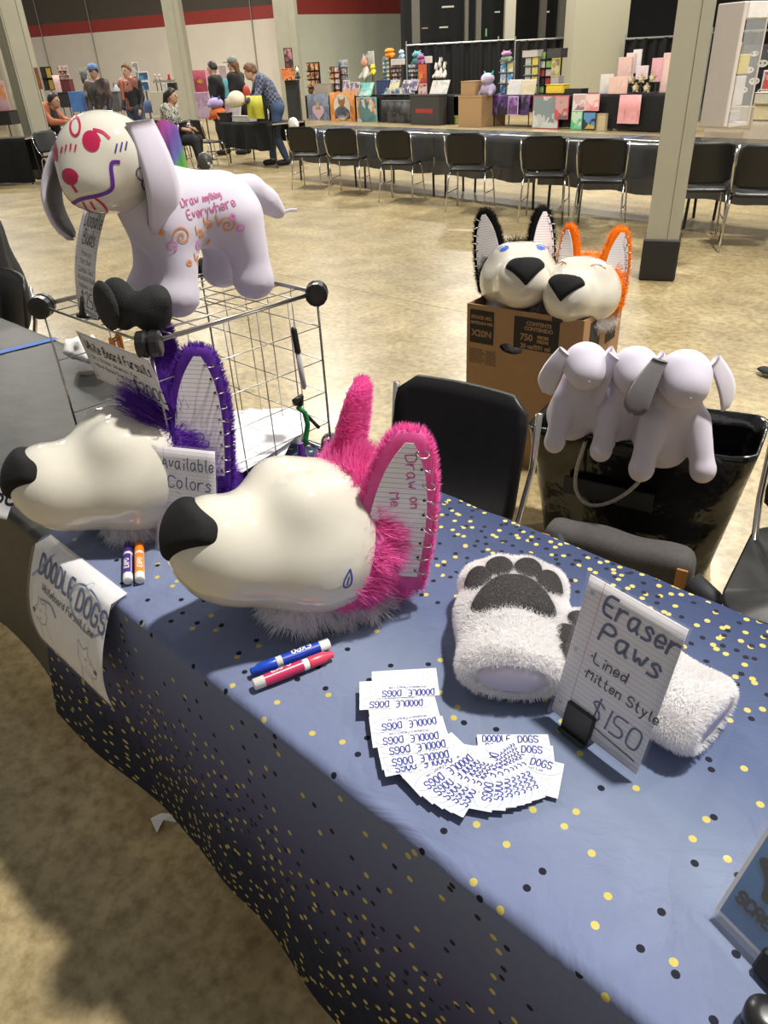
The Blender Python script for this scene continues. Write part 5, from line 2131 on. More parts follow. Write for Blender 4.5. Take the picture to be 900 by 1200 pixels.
# ---- stall tables of the second row: black cloths to the floor
frow('folding_table', ['stall table under goods and grey tapestry', 'stall table behind the orange fox tapestry', 'stall table behind the teal framed poster', 'stall table behind the black patterned cloth', 'stall table by the black case'], ROW2, 342, 532, 112, cover_m=blackcloth, hang=.7, tl=2.4,
     cover_label=['black floor cloth behind the grey tapestry', 'black floor cloth behind the orange fox tapestry', 'black floor cloth behind the teal framed poster', 'black floor cloth behind the patterned cloth', 'black floor cloth beside the black case'])
frow('folding_table', 'stall table under the purple galaxy cloth', ROW2, 574, 622, 112, cover_m=amat((.02, .012, .05), (.05, .02, .12), (.12, .05, .2), (.01, .01, .02), scale=7), hang=.45, tl=3, cover_label='purple galaxy print cloth on a stall table')
frow('folding_table', 'stall table behind the red edged poster', ROW2, 626, 700, 112, cover_m=blackcloth, hang=.7, tl=3, cover_label='black floor cloth behind the red edged poster')
frow('folding_table', 'stall table under the pink prints', ROW2, 704, 790, 112, cover_m=blackcloth, hang=.7, tl=3.4, cover_label='black floor cloth with a pink banner before it')
TB = .745
r2 = ROW2
board('dark framed portrait print hung by the broad column', 'poster', (333, 56, 343, 80), face_row(24.5), amat((.15, .05, .06), (.4, .2, .2), (.03, .02, .02)), BK)
crate('orange and black patterned carton on a black pedestal', 'box', (330, 80, 345, 94), face_row(24), (.5, .12, .03), .3, m_=amat((.55, .15, .03), (.03, .02, .02), (.6, .25, .1), scale=14), pole=False)
crate('black pedestal under the orange patterned carton', 'pedestal', (335, 94, 351, 122), face_row(24.1), BK, .3, z0=0)
plush('small black and white plush on the pedestal stall', (345, 76, 352, 93), face_row(23.9), [BK, WH, BK])
plush('cream plush family beside the dark print rack', (343, 100, 357, 110), r2, [(.6, .4, .28), (.7, .5, .36), (.5, .3, .2)], z0=TB)
rack('tall dark rack of brown prints', (358, 73, 373, 109), r2, (.03, .02, .018), 3, 4, art_warm[:1], .3, TB)
crate('row of books lying open on the stall beside the dark rack', 'books', (368, 98, 384, 109), r2, (.35, .3, .24), .25, .1, TB)
rack('tall brown wooden rack with a dark back', (385, 78, 397, 109), r2, (.09, .035, .02), 2, 5, art_warm, .35, TB)
rack('white tree shaped rack of small charms', (396, 70, 406, 108), r2, (.5, .46, .42), 3, 5, art_cool, .5, TB)
board('small pale print propped beside the wooden rack', 'print', (400, 94, 408, 109), r2, art_warm[1], z0=TB, lean=10)
board('white framed dog print propped on the stall', 'print', (409, 96, 420, 109), r2, art_warm[1], z0=TB, lean=10)
heart = [(0 + .28 * math.sin(a) ** 3, .42 + .018 * (13 * math.cos(a) - 5 * math.cos(2 * a) - 2 * math.cos(3 * a) - math.cos(4 * a))) for a in [2 * math.pi * i / 24 for i in range(24)]]
oval = [(.33 * math.cos(a), .55 + .4 * math.sin(a)) for a in [2 * math.pi * i / 24 for i in range(24)]]
coat_ = [(-.3, .2), (.3, .2), (.28, .45), (.1, .58), (-.1, .58), (-.28, .45)]
face_ = [(0, .5), (.13, .66), (.16, .88), (.06, .78), (-.06, .78), (-.16, .88), (-.13, .66)]
banner('grey blue tapestry with a pale heart hanging off a stall', (361, 110, 386, 146), r2, amat((.16, .19, .25), (.2, .23, .3), (.13, .15, .2), scale=5), -.05, [('heart', heart, (.5, .36, .42)), ('crest', [(-.12, .5), (.12, .5), (.05, .72), (-.05, .72)], (.5, .3, .15))])
banner('orange tapestry with a suited fox in an oval', (387, 108, 416, 146), r2, amat((.62, .24, .05), (.7, .3, .08), (.55, .2, .04), scale=5), -.05, [('oval', oval, (.6, .58, .5)), ('suit', coat_, (.03, .05, .16)), ('fox_face', face_, (.55, .16, .03))])
board('teal spotted print board leaning on the stall', 'print', (417, 95, 433, 115), r2, amat((.15, .5, .47), (.2, .6, .55), (.5, .65, .6)), (.2, .5, .5), -.02, lean=25)
board('teal framed picture of an orange figure under the stall edge', 'poster', (418, 114, 441, 148), r2, amat((.06, .16, .16), (.5, .52, .5), (.65, .25, .08), (.1, .2, .2), scale=6), (.2, .48, .5), -.1, t=.04)
plush('grey and orange stacked plush beasts', (424, 62, 433, 94), r2, [(.5, .5, .46), (.55, .3, .2), (.3, .3, .3)], .3)
plush('yellow plush bird among the stall goods', (434, 74, 441, 88), r2, [(.75, .6, .05)] * 3, .3)
board('clear white print behind the plush beasts', 'print', (431, 60, 438, 76), r2, amat((.6, .62, .6), (.5, .52, .5)), off=.45)
plush('round orange plush on the charm rack', (450, 55, 464, 68), r2, [(.8, .25, .03), (.85, .3, .04), (.75, .2, .02)], .35)
plush('blue and white plush beside the orange one', (467, 57, 475, 69), r2, [(.3, .45, .65), (.6, .65, .7), (.2, .35, .6)], .35)
rack('narrow rack of charms under the orange plush', (447, 66, 455, 95), r2, (.3, .3, .27), 2, 6, art_cool, .35)
board('white card with a red mark on the badge boards', 'card', (458, 69, 474, 76), r2, amat((.62, .62, .6), (.6, .55, .56)), off=.3)
rack('dark board full of round badges', (456, 75, 469, 95), r2, (.02, .02, .02), 5, 4, art_warm, .35)
rack('second dark board of badges beside a white tag', (477, 75, 489, 95), r2, (.02, .02, .02), 4, 4, art_cool, .35)
crate('dark blue tilted box of prints', 'box', (441, 94, 456, 106), r2, (.03, .05, .14), .2, .2, TB)
rack('tray of pale zines in front of the badge boards', (447, 103, 480, 118), r2, (.4, .4, .38), 7, 2, art_cool, -.05, dep=.2)
board('print sheet leaning beside the zines', 'print', (455, 93, 466, 106), r2, art_cool[1], lean=20, off=.1)
board('pale sticker sheet leaning on the badge boards', 'print', (470, 93, 488, 106), r2, art_cool[2], lean=20, off=.1)
banner('black cloth with grey scribbled pattern on a stall front', (447, 118, 481, 147), r2, amat((.008, .008, .009), (.02, .02, .022), (.05, .05, .05), scale=8), -.08)
cs = crate('black display case with red lettering on its front', 'case', (481, 111, 514, 148), r2, (.035, .033, .032), .32, -.36, z0=0)
M, w_, h_ = spot(481, 111, 514, 148, r2, -.36, 0)
for i in range(8):
    x = -w_ * .3 + w_ * .6 * i / 8
    MB().box((x, -.004, h_ * .4), (x + w_ * .062, -.001, h_ * .54)).build('red_letter', cmat((.35, .03, .02)), cs)
plush('teal plush dragon heap on the black wall', (482, 58, 497, 76), r2, [(.06, .22, .24), (.1, .3, .35), (.3, .4, .5)], .35)
plush('plum plush with pointed ears beside the dragon', (488, 62, 499, 76), r2, [(.25, .08, .2), (.3, .1, .25), (.5, .5, .6)], .3)
board('white sign with a small motif beside the plum plush', 'sign', (497, 66, 506, 74), r2, amat((.65, .64, .6), (.6, .5, .5)), off=.35)
board('tall orange and red scroll on a black stand', 'banner', (490, 75, 500, 98), r2, amat((.6, .2, .03), (.3, .05, .04), (.5, .1, .03), scale=5), (.3, .05, .04), .2)
board('pink framed card under the orange scroll', 'card', (490, 98, 500, 110), r2, amat((.5, .2, .2), (.15, .06, .06), (.6, .5, .5)), PK, .1, TB)
for k_, (x0, y0, x1, y1) in enumerate(((509, 72, 515, 92), (514, 66, 519, 92), (519, 71, 524, 92))):
    plush('pale bunny doll in the trio over the leaning print', (x0, y0, x1, y1), r2, [(.6, .57, .54), (.65, .62, .6), (.4, .35, .33)], .35, group='pale bunny dolls')
board('wide print sheet leaning behind the black case', 'print', (503, 93, 523, 110), r2, amat((.6, .6, .56), (.45, .45, .42), (.65, .6, .55)), off=.1, lean=22)
for x0, x1, lb in ((518, 525, 'lime green storage tub next to the black case'), (526, 534, 'lime green storage tub next to the cardboard stack')):
    crate(lb, 'tub', (x0, 137, x1, 150), r2, (.3, .35, .12), .3, .1, 0)
kb = mat('stall_cardboard', (.33, .21, .1), .75, var=.08)
crate('tall carton at the bottom of the cardboard stack', 'box', (537, 112, 564, 152), r2, (.3, .2, .1), .45, -.4, 0, m_=kb)
crate('open carton on top of the cardboard stack', 'box', (540, 95, 557, 112), r2, (.3, .2, .1), .35, -.35, m_=kb, pole=False)
crate('carton on wheels beside the cardboard stack', 'box', (563, 113, 580, 142), r2, (.28, .2, .12), .4, .1, 0, m_=kb)
plush('teal maned plush with a lilac face on the cartons', (561, 82, 584, 113), r2, [(.35, .3, .45), (.45, .4, .55), (.06, .4, .38)], -.1)
rack('clear tower of bins topped by plush', (584, 72, 600, 111), r2, (.36, .37, .4), 2, 3, art_cool[:2], .35, TB)
plush('green and purple plush on top of the bin tower', (585, 58, 603, 73), r2, [(.2, .3, .2), (.4, .2, .4), (.6, .5, .2)], .35)
b_ = board('open white print board standing on the galaxy cloth', 'print', (594, 93, 610, 112), r2, amat((.62, .62, .62), (.55, .56, .58)), z0=TB, lean=12)
board('open cream print board beside the white one on the galaxy cloth', 'print', (609, 93, 626, 112), r2, amat((.62, .56, .4), (.55, .5, .35)), z0=TB, lean=12)
board('purple framed print hung on the galaxy cloth', 'print', (595, 113, 607, 135), r2, amat((.16, .06, .22), (.3, .15, .4), (.1, .04, .14)), (.5, .45, .6), -.06)
rack('grey tower of bags with yellow trims', (613, 66, 629, 111), r2, (.3, .3, .3), 2, 4, [cmat((.42, .42, .4)), cmat((.6, .52, .1)), cmat((.45, .44, .42))], .4, TB)
crate('pale box on top of the grey bag tower', 'box', (612, 59, 630, 67), r2, (.5, .48, .44), .2, .4)
rack('black wall rack of green and white toys', (630, 60, 645, 111), r2, BK, 2, 5, [cmat((.2, .4, .12)), cmat((.5, .5, .5)), cmat((.35, .04, .03)), cmat(BK)], .5, TB)
crate('black grille shelf of grey helmets', 'shelf', (641, 57, 657, 68), r2, (.05, .05, .05), .25, .45)
board('yellow framed print on the black wall', 'print', (646, 68, 656, 89), r2, amat((.35, .28, .1), (.2, .15, .08), (.5, .45, .3)), (.5, .4, .1), .4)
crate('grey bin under the yellow framed print', 'bin', (645, 89, 654, 106), r2, (.4, .4, .4), .2, .4)
crate('yellow toy van on the stall top', 'toy', (639, 99, 660, 112), r2, (.75, .55, .05), .25, .05, TB, bev=.03)
M, w_, h_ = spot(624, 112, 655, 151, r2, -.12)
board('poster with red edges and white text below its picture', 'poster', (624, 112, 655, 151), r2, amat((.45, .48, .48), (.55, .57, .56), (.2, .25, .27), scale=5), (.45, .03, .03), -.12)
board('red and grey comic print beside the red edged poster', 'print', (650, 112, 666, 140), r2, amat((.5, .08, .1), (.12, .12, .13), (.5, .3, .3), scale=6), (.5, .1, .12), -.16)
crate('low black case on the stall beside the pier', 'case', (657, 104, 681, 112), r2, (.02, .02, .022), .25, .1, TB)
for (q, cols, ed, lb) in (((671, 110, 686, 130), ((.65, .62, .62), (.3, .15, .2), (.6, .4, .42)), WH, 'white print of a dark haired figure'), ((686, 110, 702, 130), ((.75, .4, .42), (.7, .25, .28), (.8, .6, .6)), PK, 'pink print with a red band'),
                          ((669, 130, 682, 152), ((.1, .45, .22), (.15, .55, .3), (.5, .65, .5)), (.1, .45, .25), 'green print with a white ring'), ((683, 131, 698, 152), ((.03, .03, .05), (.5, .4, .05), (.1, .25, .5)), BK, 'dark print of a yellow lantern')):
    board(lb + ' clipped to the stall front', 'print', q, r2, amat(*cols, scale=6), ed, -.14)
crate('beige carton at the foot of the hanging prints', 'box', (698, 133, 709, 153), r2, (.5, .42, .26), .3, -.1, 0)
# pink stall
for (q, col, off, lb) in (((703, 87, 718, 112), (.7, .66, .66), .1, 'white print leaning at the pier end of the pink stall'), ((713, 90, 735, 113), (.75, .52, .45), .0, 'peach print sheet lying on the pink stall'), ((724, 67, 740, 92), (.75, .52, .48), .3, 'peach upright board of the pink stall'),
                          ((733, 62, 743, 90), (.76, .6, .58), .34, 'pale pink narrow board of the pink stall'), ((741, 58, 751, 86), (.75, .7, .72), .38, 'white tall board of the pink stall'), ((745, 77, 759, 93), (.75, .62, .68), .2, 'lilac square print of the pink stall'),
                          ((763, 68, 776, 96), (.75, .4, .46), .3, 'rose wavy board beside a gold ornament'), ((775, 62, 787, 110), (.75, .55, .5), .32, 'salmon tall board at the column end of the pink stall')):
    board(lb, 'print', q, r2, amat(col, tuple(c_ * .93 for c_ in col), tuple(min(1, c_ * 1.05) for c_ in col), scale=5), tuple(c_ * .95 for c_ in col), off, z0=TB if q[3] > 105 else None)
for k_, (x, y) in enumerate(((740, 93), (752, 92), (765, 91), (745, 103), (758, 103))):
    M, w_, h_ = spot(x - 6, y - 5, x + 6, y + 5, r2, .05)
    o_ = thing('star_ornament', 'gold and white star ornament piled on the pink stall', 'ornament', M=M, group='gold star ornaments')
    MB().plate([(a_, b_ + h_ / 2) for a_, b_ in star(0, 0, h_ * .62, h_ * .25)], .06, Matrix.Rotation(R(90), 4, 'X')).build('star', cmat((.5, .4, .2), .3), o_)
    MB().plate([(a_, b_ + h_ / 2) for a_, b_ in star(0, 0, h_ * .4, h_ * .16, .6)], .09, Matrix.Rotation(R(90), 4, 'X')).build('star_inlay', cmat((.65, .6, .5)), o_)
banner('salmon pink cloth banner on the black stall front', (725, 111, 750, 145), r2, amat((.72, .34, .35), (.74, .37, .38), (.68, .3, .31), scale=6), -.08)

# ---- goods at the right, behind the column
r3 = ((-3.0, 10.2), R(-8))
frow('folding_table', 'table under the white goods by the panda cloth', r3, 828, 1010, 140, cover_m=mat('pale_stall_cloth', (.5, .45, .38), .7), hang=.55, tl=2.6, cover_label='pale cloth over the table by the panda cloth')
pandas = []
for (x, y, s) in ((.1, .9, 1), (-.25, .86, .8), (-.05, .7, 1.1), (.3, .68, .9), (-.3, .6, 1), (.12, .5, 1), (-.15, .42, 1.1), (.35, .42, .9), (-.35, .28, 1), (.05, .25, 1), (.3, .2, 1)):
    pandas.append(('panda_face', [(x + .1 * s * math.cos(a), y + .055 * s * math.sin(a)) for a in [6.283 * i / 14 for i in range(14)]], (.62, .6, .54)))
bn = banner('black cloth printed with white panda faces', (866, 52, 925, 125), r3, cmat((.006, .007, .012)), .3, pandas, cat='cloth')
M, w_, h_ = spot(866, 52, 925, 125, r3, .3)
for (_, out, _) in pandas:
    cx, cy = sum(p[0] for p in out) / 14, sum(p[1] for p in out) / 14
    for sx in (-.045, .045):
        MB().plate([((cx + sx + .017 * math.cos(a)) * w_, (cy + .008 + .014 * math.sin(a)) * h_) for a in [6.283 * i / 8 for i in range(8)]], .003, Matrix.Translation((0, -.0195, 0)) @ Matrix.Rotation(R(90), 4, 'X')).build('panda_eye', cmat(BK), bn)
crate('cream carton on the table before the panda cloth', 'box', (884, 108, 930, 122), r3, (.6, .56, .46), .3, -.05)
crate('yellow and white carton under the cream one', 'box', (881, 122, 930, 142), r3, (.62, .56, .36), .3, -.02, .745)
board('wide beige board leaning beside the khaki column', 'board', (826, 124, 882, 152), r3, amat((.45, .38, .28), (.5, .43, .33), (.42, .36, .27)), (.5, .44, .34), -.3)
board('red print at the edge of the panda cloth', 'print', (893, 82, 915, 106), r3, amat((.5, .08, .08), (.6, .3, .3)), off=.2)
banner('yellow cloth hanging behind the white display box', (856, 50, 868, 72), r3, cmat((.5, .42, .05)), .35)

# ---- white display box on the khaki column
cM = COLM
wbx = thing('display_box', 'white display box with a clear side fixed to the column', 'display box', M=cM @ Matrix.Translation((.15, -.11, 1.04)) @ Matrix.Rotation(R(-38), 4, 'Z'))
wpm = mat('white_sheet_metal', (.62, .57, .54), .35, var=.02)
MB().box((.0, -.035, 0), (.2, .0, .69), bev=.006).build('door_panel', wpm, wbx)
MB().box((-.012, .002, .01), (.004, .2, .68)).build('back_plate', jm, wbx)
MB().box((.004, .004, .0), (.205, .2, .02)).build('bottom_panel', wpm, wbx)
MB().box((.004, .004, .60), (.205, .2, .69), bev=.004).build('top_cap', mat('bright_white_metal', (.75, .74, .72), .35), wbx)
MB().box((.2, .004, .02), (.203, .2, .60)).build('clear_side', clear_mat('display_acrylic', .15, .05), wbx)
MB().tube([(.204, .198, .0), (.204, .198, .69)], .006, 6).build('corner_rail', wpm, wbx)
for z0, z1, c_ in ((.12, .3, (.55, .52, .5)), (.3, .42, (.55, .45, .06)), (.03, .1, (.4, .38, .37))):
    MB().box((.12, .05, z0), (.17, .15, z1 - .01), bev=.004).build('leaflet_stack', cmat(c_), wbx)

# ---- left: woman's stall, cape, shopper
frow('folding_table', 'vendor table under toys and the yellow sign', ROWL, 256, 318, 139, cover_m=blackcloth, hang=.45, tl=2.4, cover_label='black cloth hanging from the vendor table with the yellow sign')
c_ = clone(ch, tuple(on_row(247, 178, ROWL, -.42) * Vector((1, 1, 0))) if False else (on_row(247, 172, ROWL, -.45).x, on_row(247, 172, ROWL, -.45).y, 0), ROWL[1] + math.pi, 'empty black chair beside the seated vendor')
c_.scale = (1, 1, 1)
zl = .746
banner('lemon yellow sign sheet hanging off the vendor table rail', (290, 112, 308, 139), ROWL, cmat((.62, .6, .05)), -.05, cat='sign')
board('black wire grid panel behind the yellow sign', 'grid panel', (271, 113, 312, 139), ROWL, amat((.01, .01, .011), (.03, .03, .03), scale=16), BK, .3, zl)
plush('lilac topped plush with red and orange bands', (245, 111, 264, 139), ROWL, [(.7, .16, .04), (.42, .34, .6), (.1, .1, .4)], .1, zl)
crate('black case in front of the banded plush', 'case', (249, 132, 267, 141), ROWL, BK, .2, .0, zl)
board('small rose picture standing by the banded plush', 'print', (262, 116, 273, 139), ROWL, amat((.6, .4, .42), (.5, .25, .3), (.62, .55, .55)), off=.15, z0=zl, lean=8)
board('narrow clear stand of cards by the rose picture', 'print', (270, 117, 279, 140), ROWL, amat((.55, .5, .55), (.5, .4, .42)), off=.05, z0=zl, lean=14)
crate('stack of white leaflets on the vendor table', 'leaflets', (272, 136, 290, 141), ROWL, (.6, .6, .6), .2, .0, zl)
board('lilac standee behind the seated vendor', 'standee', (230, 108, 246, 139), ((-12.2, 9.3501), R(-8)), amat((.6, .4, .55), (.5, .3, .5), (.62, .5, .6)), (.6, .4, .5), .2)
RB = face_row(19.)
banner('crimson banner with a gold crest on the far stall', (227, 82, 242, 108), RB, amat((.42, .06, .1), (.46, .08, .13), scale=5), 0, [('crest', [(-.25, .45), (0, .38), (.25, .45), (.12, .58), (-.12, .58)], (.6, .35, .05))])
banner('pink banner beside the crimson one', (243, 82, 249, 108), RB, cmat((.6, .2, .32)), .1)
banner('turquoise banner between the two dark dressed visitors', (261, 92, 270, 116), RB, cmat((.12, .42, .5)), .1)
board('pale star shaped charms board above the far stall', 'board', (256, 76, 266, 96), RB, amat((.55, .42, .42), (.5, .35, .36), scale=16), off=.3)
# left far stall
RL = face_row(19.5)
frow('folding_table', ['table in the far left run before the cream board', 'table in the far left run before the blue poster', 'table in the far left run before the clothes rack'], face_row(17.2), 70, 215, 133, cover_m=bare, hang=.4, tl=1.9, group='far left tables', cover_label='dark shiny cover on a far left table')
RCH = face_row(16.4)
for px, lb in ((113, 'before the bright blue poster'), (147, 'before the folded jeans'), (181, 'by the rainbow cape')):
    p = on_row(px, 152, RCH)
    c_ = clone(ch, (p.x, p.y, 0), YAW + math.pi, 'black chair at the far left tables, ' + lb, 'chairs at the far left tables')
    c_.scale = (1, 1, 1)
for i, x in enumerate((77, 98, 128)):
    p = on_row(x, 131, face_row(17.35))
    MB().box((-.17, -.11, 0), (.17, .11, .006)).build('leaflet', plainp, label='white leaflet lying on the dark far left tables', cat='leaflet', group='leaflets on the far left tables', loc=(p.x, p.y, .744)).rotation_euler = (0, 0, YAW)
board('brown patterned scarf panel on the far left stall', 'display', (39, 79, 47, 105), RL, amat((.35, .14, .06), (.25, .1, .05), scale=12), (.3, .12, .06), 1.)
rack('black and yellow garment display on the far left stall', (48, 78, 61, 106), RL, BK, 2, 2, [cmat((.03, .03, .03)), cmat((.5, .35, .06)), cmat((.3, .4, .55))], 1.)
banner('pale pink shirt hanging on the far left stall', (63, 88, 71, 108), RL, cmat((.72, .5, .5)), .95)
rack('white tray of charms standing above the pink shirt', (67, 77, 79, 94), RL, (.6, .56, .56), 5, 3, art_warm[:2], 1.1)
crate('maroon boxes stacked on the far left stall', 'box', (70, 93, 82, 108), RL, (.12, .02, .03), .3, .95)
crate('black drum set case below the maroon boxes', 'case', (69, 108, 84, 126), RL, (.02, .02, .02), .4, .9)
board('bright blue poster board on the far left stall', 'poster', (82, 107, 100, 131), RL, amat((.08, .22, .6), (.1, .26, .65), (.15, .3, .62), scale=4), (.1, .25, .6), -.5)
crate('wine red crate behind the visitor in the blue cap', 'crate', (100, 112, 130, 132), RL, (.16, .02, .03), .4, 1.)
plush('black and grey costume on a stand by the blue cap visitor', (93, 78, 108, 120), RL, [(.03, .03, .03), (.05, .05, .05), (.2, .2, .2)], .9)
plush('grey plush hung beside the visitor in black', (132, 95, 145, 128), RL, [(.2, .2, .2), (.5, .5, .55), (.05, .05, .05)], .9)
crate('grey folded display by the visitor in black', 'display', (128, 107, 140, 131), RL, (.1, .1, .1), .3, .6)
board('blue mountain print over the jeans rack', 'print', (162, 84, 174, 95), RL, art_cool[0], off=.9)
board('blue portrait print below the mountain print', 'print', (163, 95, 175, 107), RL, art_cool[0], off=.88)
board('white round tag sign above the prints', 'sign', (155, 73, 162, 85), RL, amat((.6, .6, .6), (.3, .3, .3)), off=.9)
banner('folded blue jeans hung in the far left stall', (150, 118, 178, 133), RL, cmat((.06, .1, .22)), .5, cat='garment')
board('cream sheet board behind the seated vendor', 'board', (177, 107, 207, 134), RL, amat((.62, .58, .46), (.6, .56, .44), scale=4), (.6, .56, .46), -.3)
crate('thin shelf carrying tiny figures', 'shelf', (179, 94, 205, 96.5), RL, (.4, .36, .3), .3, .6)
for k_, (x, col) in enumerate(((182, (.5, .4, .3)), (187, (.55, .45, .4)), (198, (.45, .03, .05)))):
    plush(('cream figurine at the end of the thin shelf', 'pale figurine second on the thin shelf', 'red figurine on the thin shelf')[k_], (x - 3, 86, x + 3, 94), RL, [col] * 3, .65, cat='figurine')
board('white card below the thin figurine shelf', 'card', (190, 97, 196, 107), RL, amat((.62, .6, .58), (.5, .5, .5)), off=.5)
crate('black speaker box at the end of the thin shelf', 'box', (196, 97, 206, 106), RL, BK, .2, .55)
board('pink and orange banner stand at the far left edge', 'banner', (-8, 95, 8, 130), face_row(19), amat((.7, .35, .4), (.7, .3, .1), (.6, .45, .5)), PK)
crate('black draped crate below the pink banner stand', 'crate', (-8, 130, 12, 147), face_row(18.8), BK, .5)
plush('grey and white plush beside the khaki column', (25, 80, 38, 112), RL, [(.3, .3, .32), (.6, .58, .56), (.2, .2, .22)], .6)
# black draped table and chair at far left
frow('folding_table', 'far table with a long black drape', face_row(14.3), -70, 29, 160, cover_m=blackcloth, hang=.7, tl=3., dep=.6, cover_label='long black drape with a grey sheen on a far table')
p = at_z(66, 217, 0)
c_ = clone(ch, (p.x - .1, p.y + .2, 0), R(100), 'black chair standing between the draped table and the glossy head')
c_.scale = (1, 1, 1)

# rainbow cape over a chair behind the seated vendor
cp = thing('cape', 'long rainbow cape, pink to purple to green, hung on a seat', 'cape', M=Matrix.Translation(on_row(199, 200, face_row(14.6)) * Vector((1, 1, 0)) if False else (on_row(203, 200, face_row(14.6)).x, on_row(203, 200, face_row(14.6)).y, 0)) @ Matrix.Rotation(YAW, 4, 'Z'))
cpm = bpy.data.materials.new('rainbow_cloth')
cpm.use_nodes = True
nt = cpm.node_tree
tc, sx, rp = sub(nt, 'ShaderNodeTexCoord'), sub(nt, 'ShaderNodeSeparateXYZ'), sub(nt, 'ShaderNodeValToRGB')
nt.links.new(tc.outputs['Object'], sx.inputs[0])
add = sub(nt, 'ShaderNodeMath', operation='MULTIPLY_ADD')
add.inputs[1].default_value = .9
nt.links.new(sx.outputs[0], add.inputs[0])
sc = sub(nt, 'ShaderNodeMath', operation='MULTIPLY')
sc.inputs[1].default_value = -.55
nt.links.new(sx.outputs[2], sc.inputs[0])
nt.links.new(sc.outputs[0], add.inputs[2])
mr = sub(nt, 'ShaderNodeMapRange')
mr.inputs[1].default_value, mr.inputs[2].default_value = -.62, .12
nt.links.new(add.outputs[0], mr.inputs[0])
e = rp.color_ramp.elements
for i, (p_, c_) in enumerate(((0, (.6, .1, .28)), (.25, (.4, .08, .4)), (.5, (.16, .07, .35)), (.75, (.12, .14, .45)), (.9, (.1, .35, .08)), (1, (.12, .4, .06)))):
    if i > 1:
        e.new(.5)
for i, (p_, c_) in enumerate(((0, (.6, .1, .28)), (.25, (.4, .08, .4)), (.5, (.16, .07, .35)), (.75, (.12, .14, .45)), (.9, (.1, .35, .08)), (1, (.12, .4, .06)))):
    e[i].position, e[i].color = p_, (*c_, 1)
nt.links.new(mr.outputs[0], rp.inputs[0])
nt.links.new(rp.outputs[0], nt.nodes['Principled BSDF'].inputs['Base Color'])
nt.nodes['Principled BSDF'].inputs['Roughness'].default_value = .8
vs, fs = [], []
for i in range(15):
    u = i / 14
    for j in range(9):
        v = j / 8
        x = (-.28 + .56 * u) * (.72 + .28 * v)
        y = -.12 * math.sin(u * math.pi) - .035 * math.sin(u * 22) * v
        z = .9 - .86 * v + (.06 * math.sin(u * 40) if j == 8 else 0) - (.12 * (2 * u - 1) ** 2 if j == 0 else 0)
        vs += [Vector((x, y, z))]
for i in range(14):
    for j in range(8):
        fs.append((i * 9 + j, i * 9 + j + 1, i * 9 + j + 10, i * 9 + j + 9))
MB().add(vs, fs).build('cloth', cpm, cp, True)
p = on_row(205, 180, face_row(15.1))
c_ = clone(ch, (p.x, p.y, 0), R(-55), 'black chair the vendor with long dark hair sits on')
c_.scale = (1, 1, 1)
# clear bag with a unicorn pattern on the floor
ub = crumple('toy_bag', 'white and pink plush bag on the floor by the vendor', 'bag', (0, 0, 0), (.2, .15, .42), amat((.6, .56, .58), (.5, .4, .45), (.65, .4, .38), (.05, .05, .05), scale=7), 21, .02)
p = at_z(239, 207, 0)
ub.location = (p.x - .05, p.y + .1, 0)


# ================================================================== people
skin1, skin2 = mat('light_skin', (.55, .34, .25), .5, sss=.1), mat('tan_skin', (.42, .24, .16), .5, sss=.1)


def plaid(name):
    m = mat(name, (.05, .07, .14), .8)
    nt = m.node_tree
    tc = next(n for n in nt.nodes if n.type == 'TEX_COORD')
    ck = sub(nt, 'ShaderNodeTexChecker')
    ck.inputs['Scale'].default_value = 24
    ck.inputs['Color1'].default_value = (.03, .04, .1, 1)
    ck.inputs['Color2'].default_value = (.16, .18, .24, 1)
    nt.links.new(tc.outputs['Object'], ck.inputs['Vector'])
    nt.links.new(ck.outputs['Color'], nt.nodes['Principled BSDF'].inputs['Base Color'])
    return m


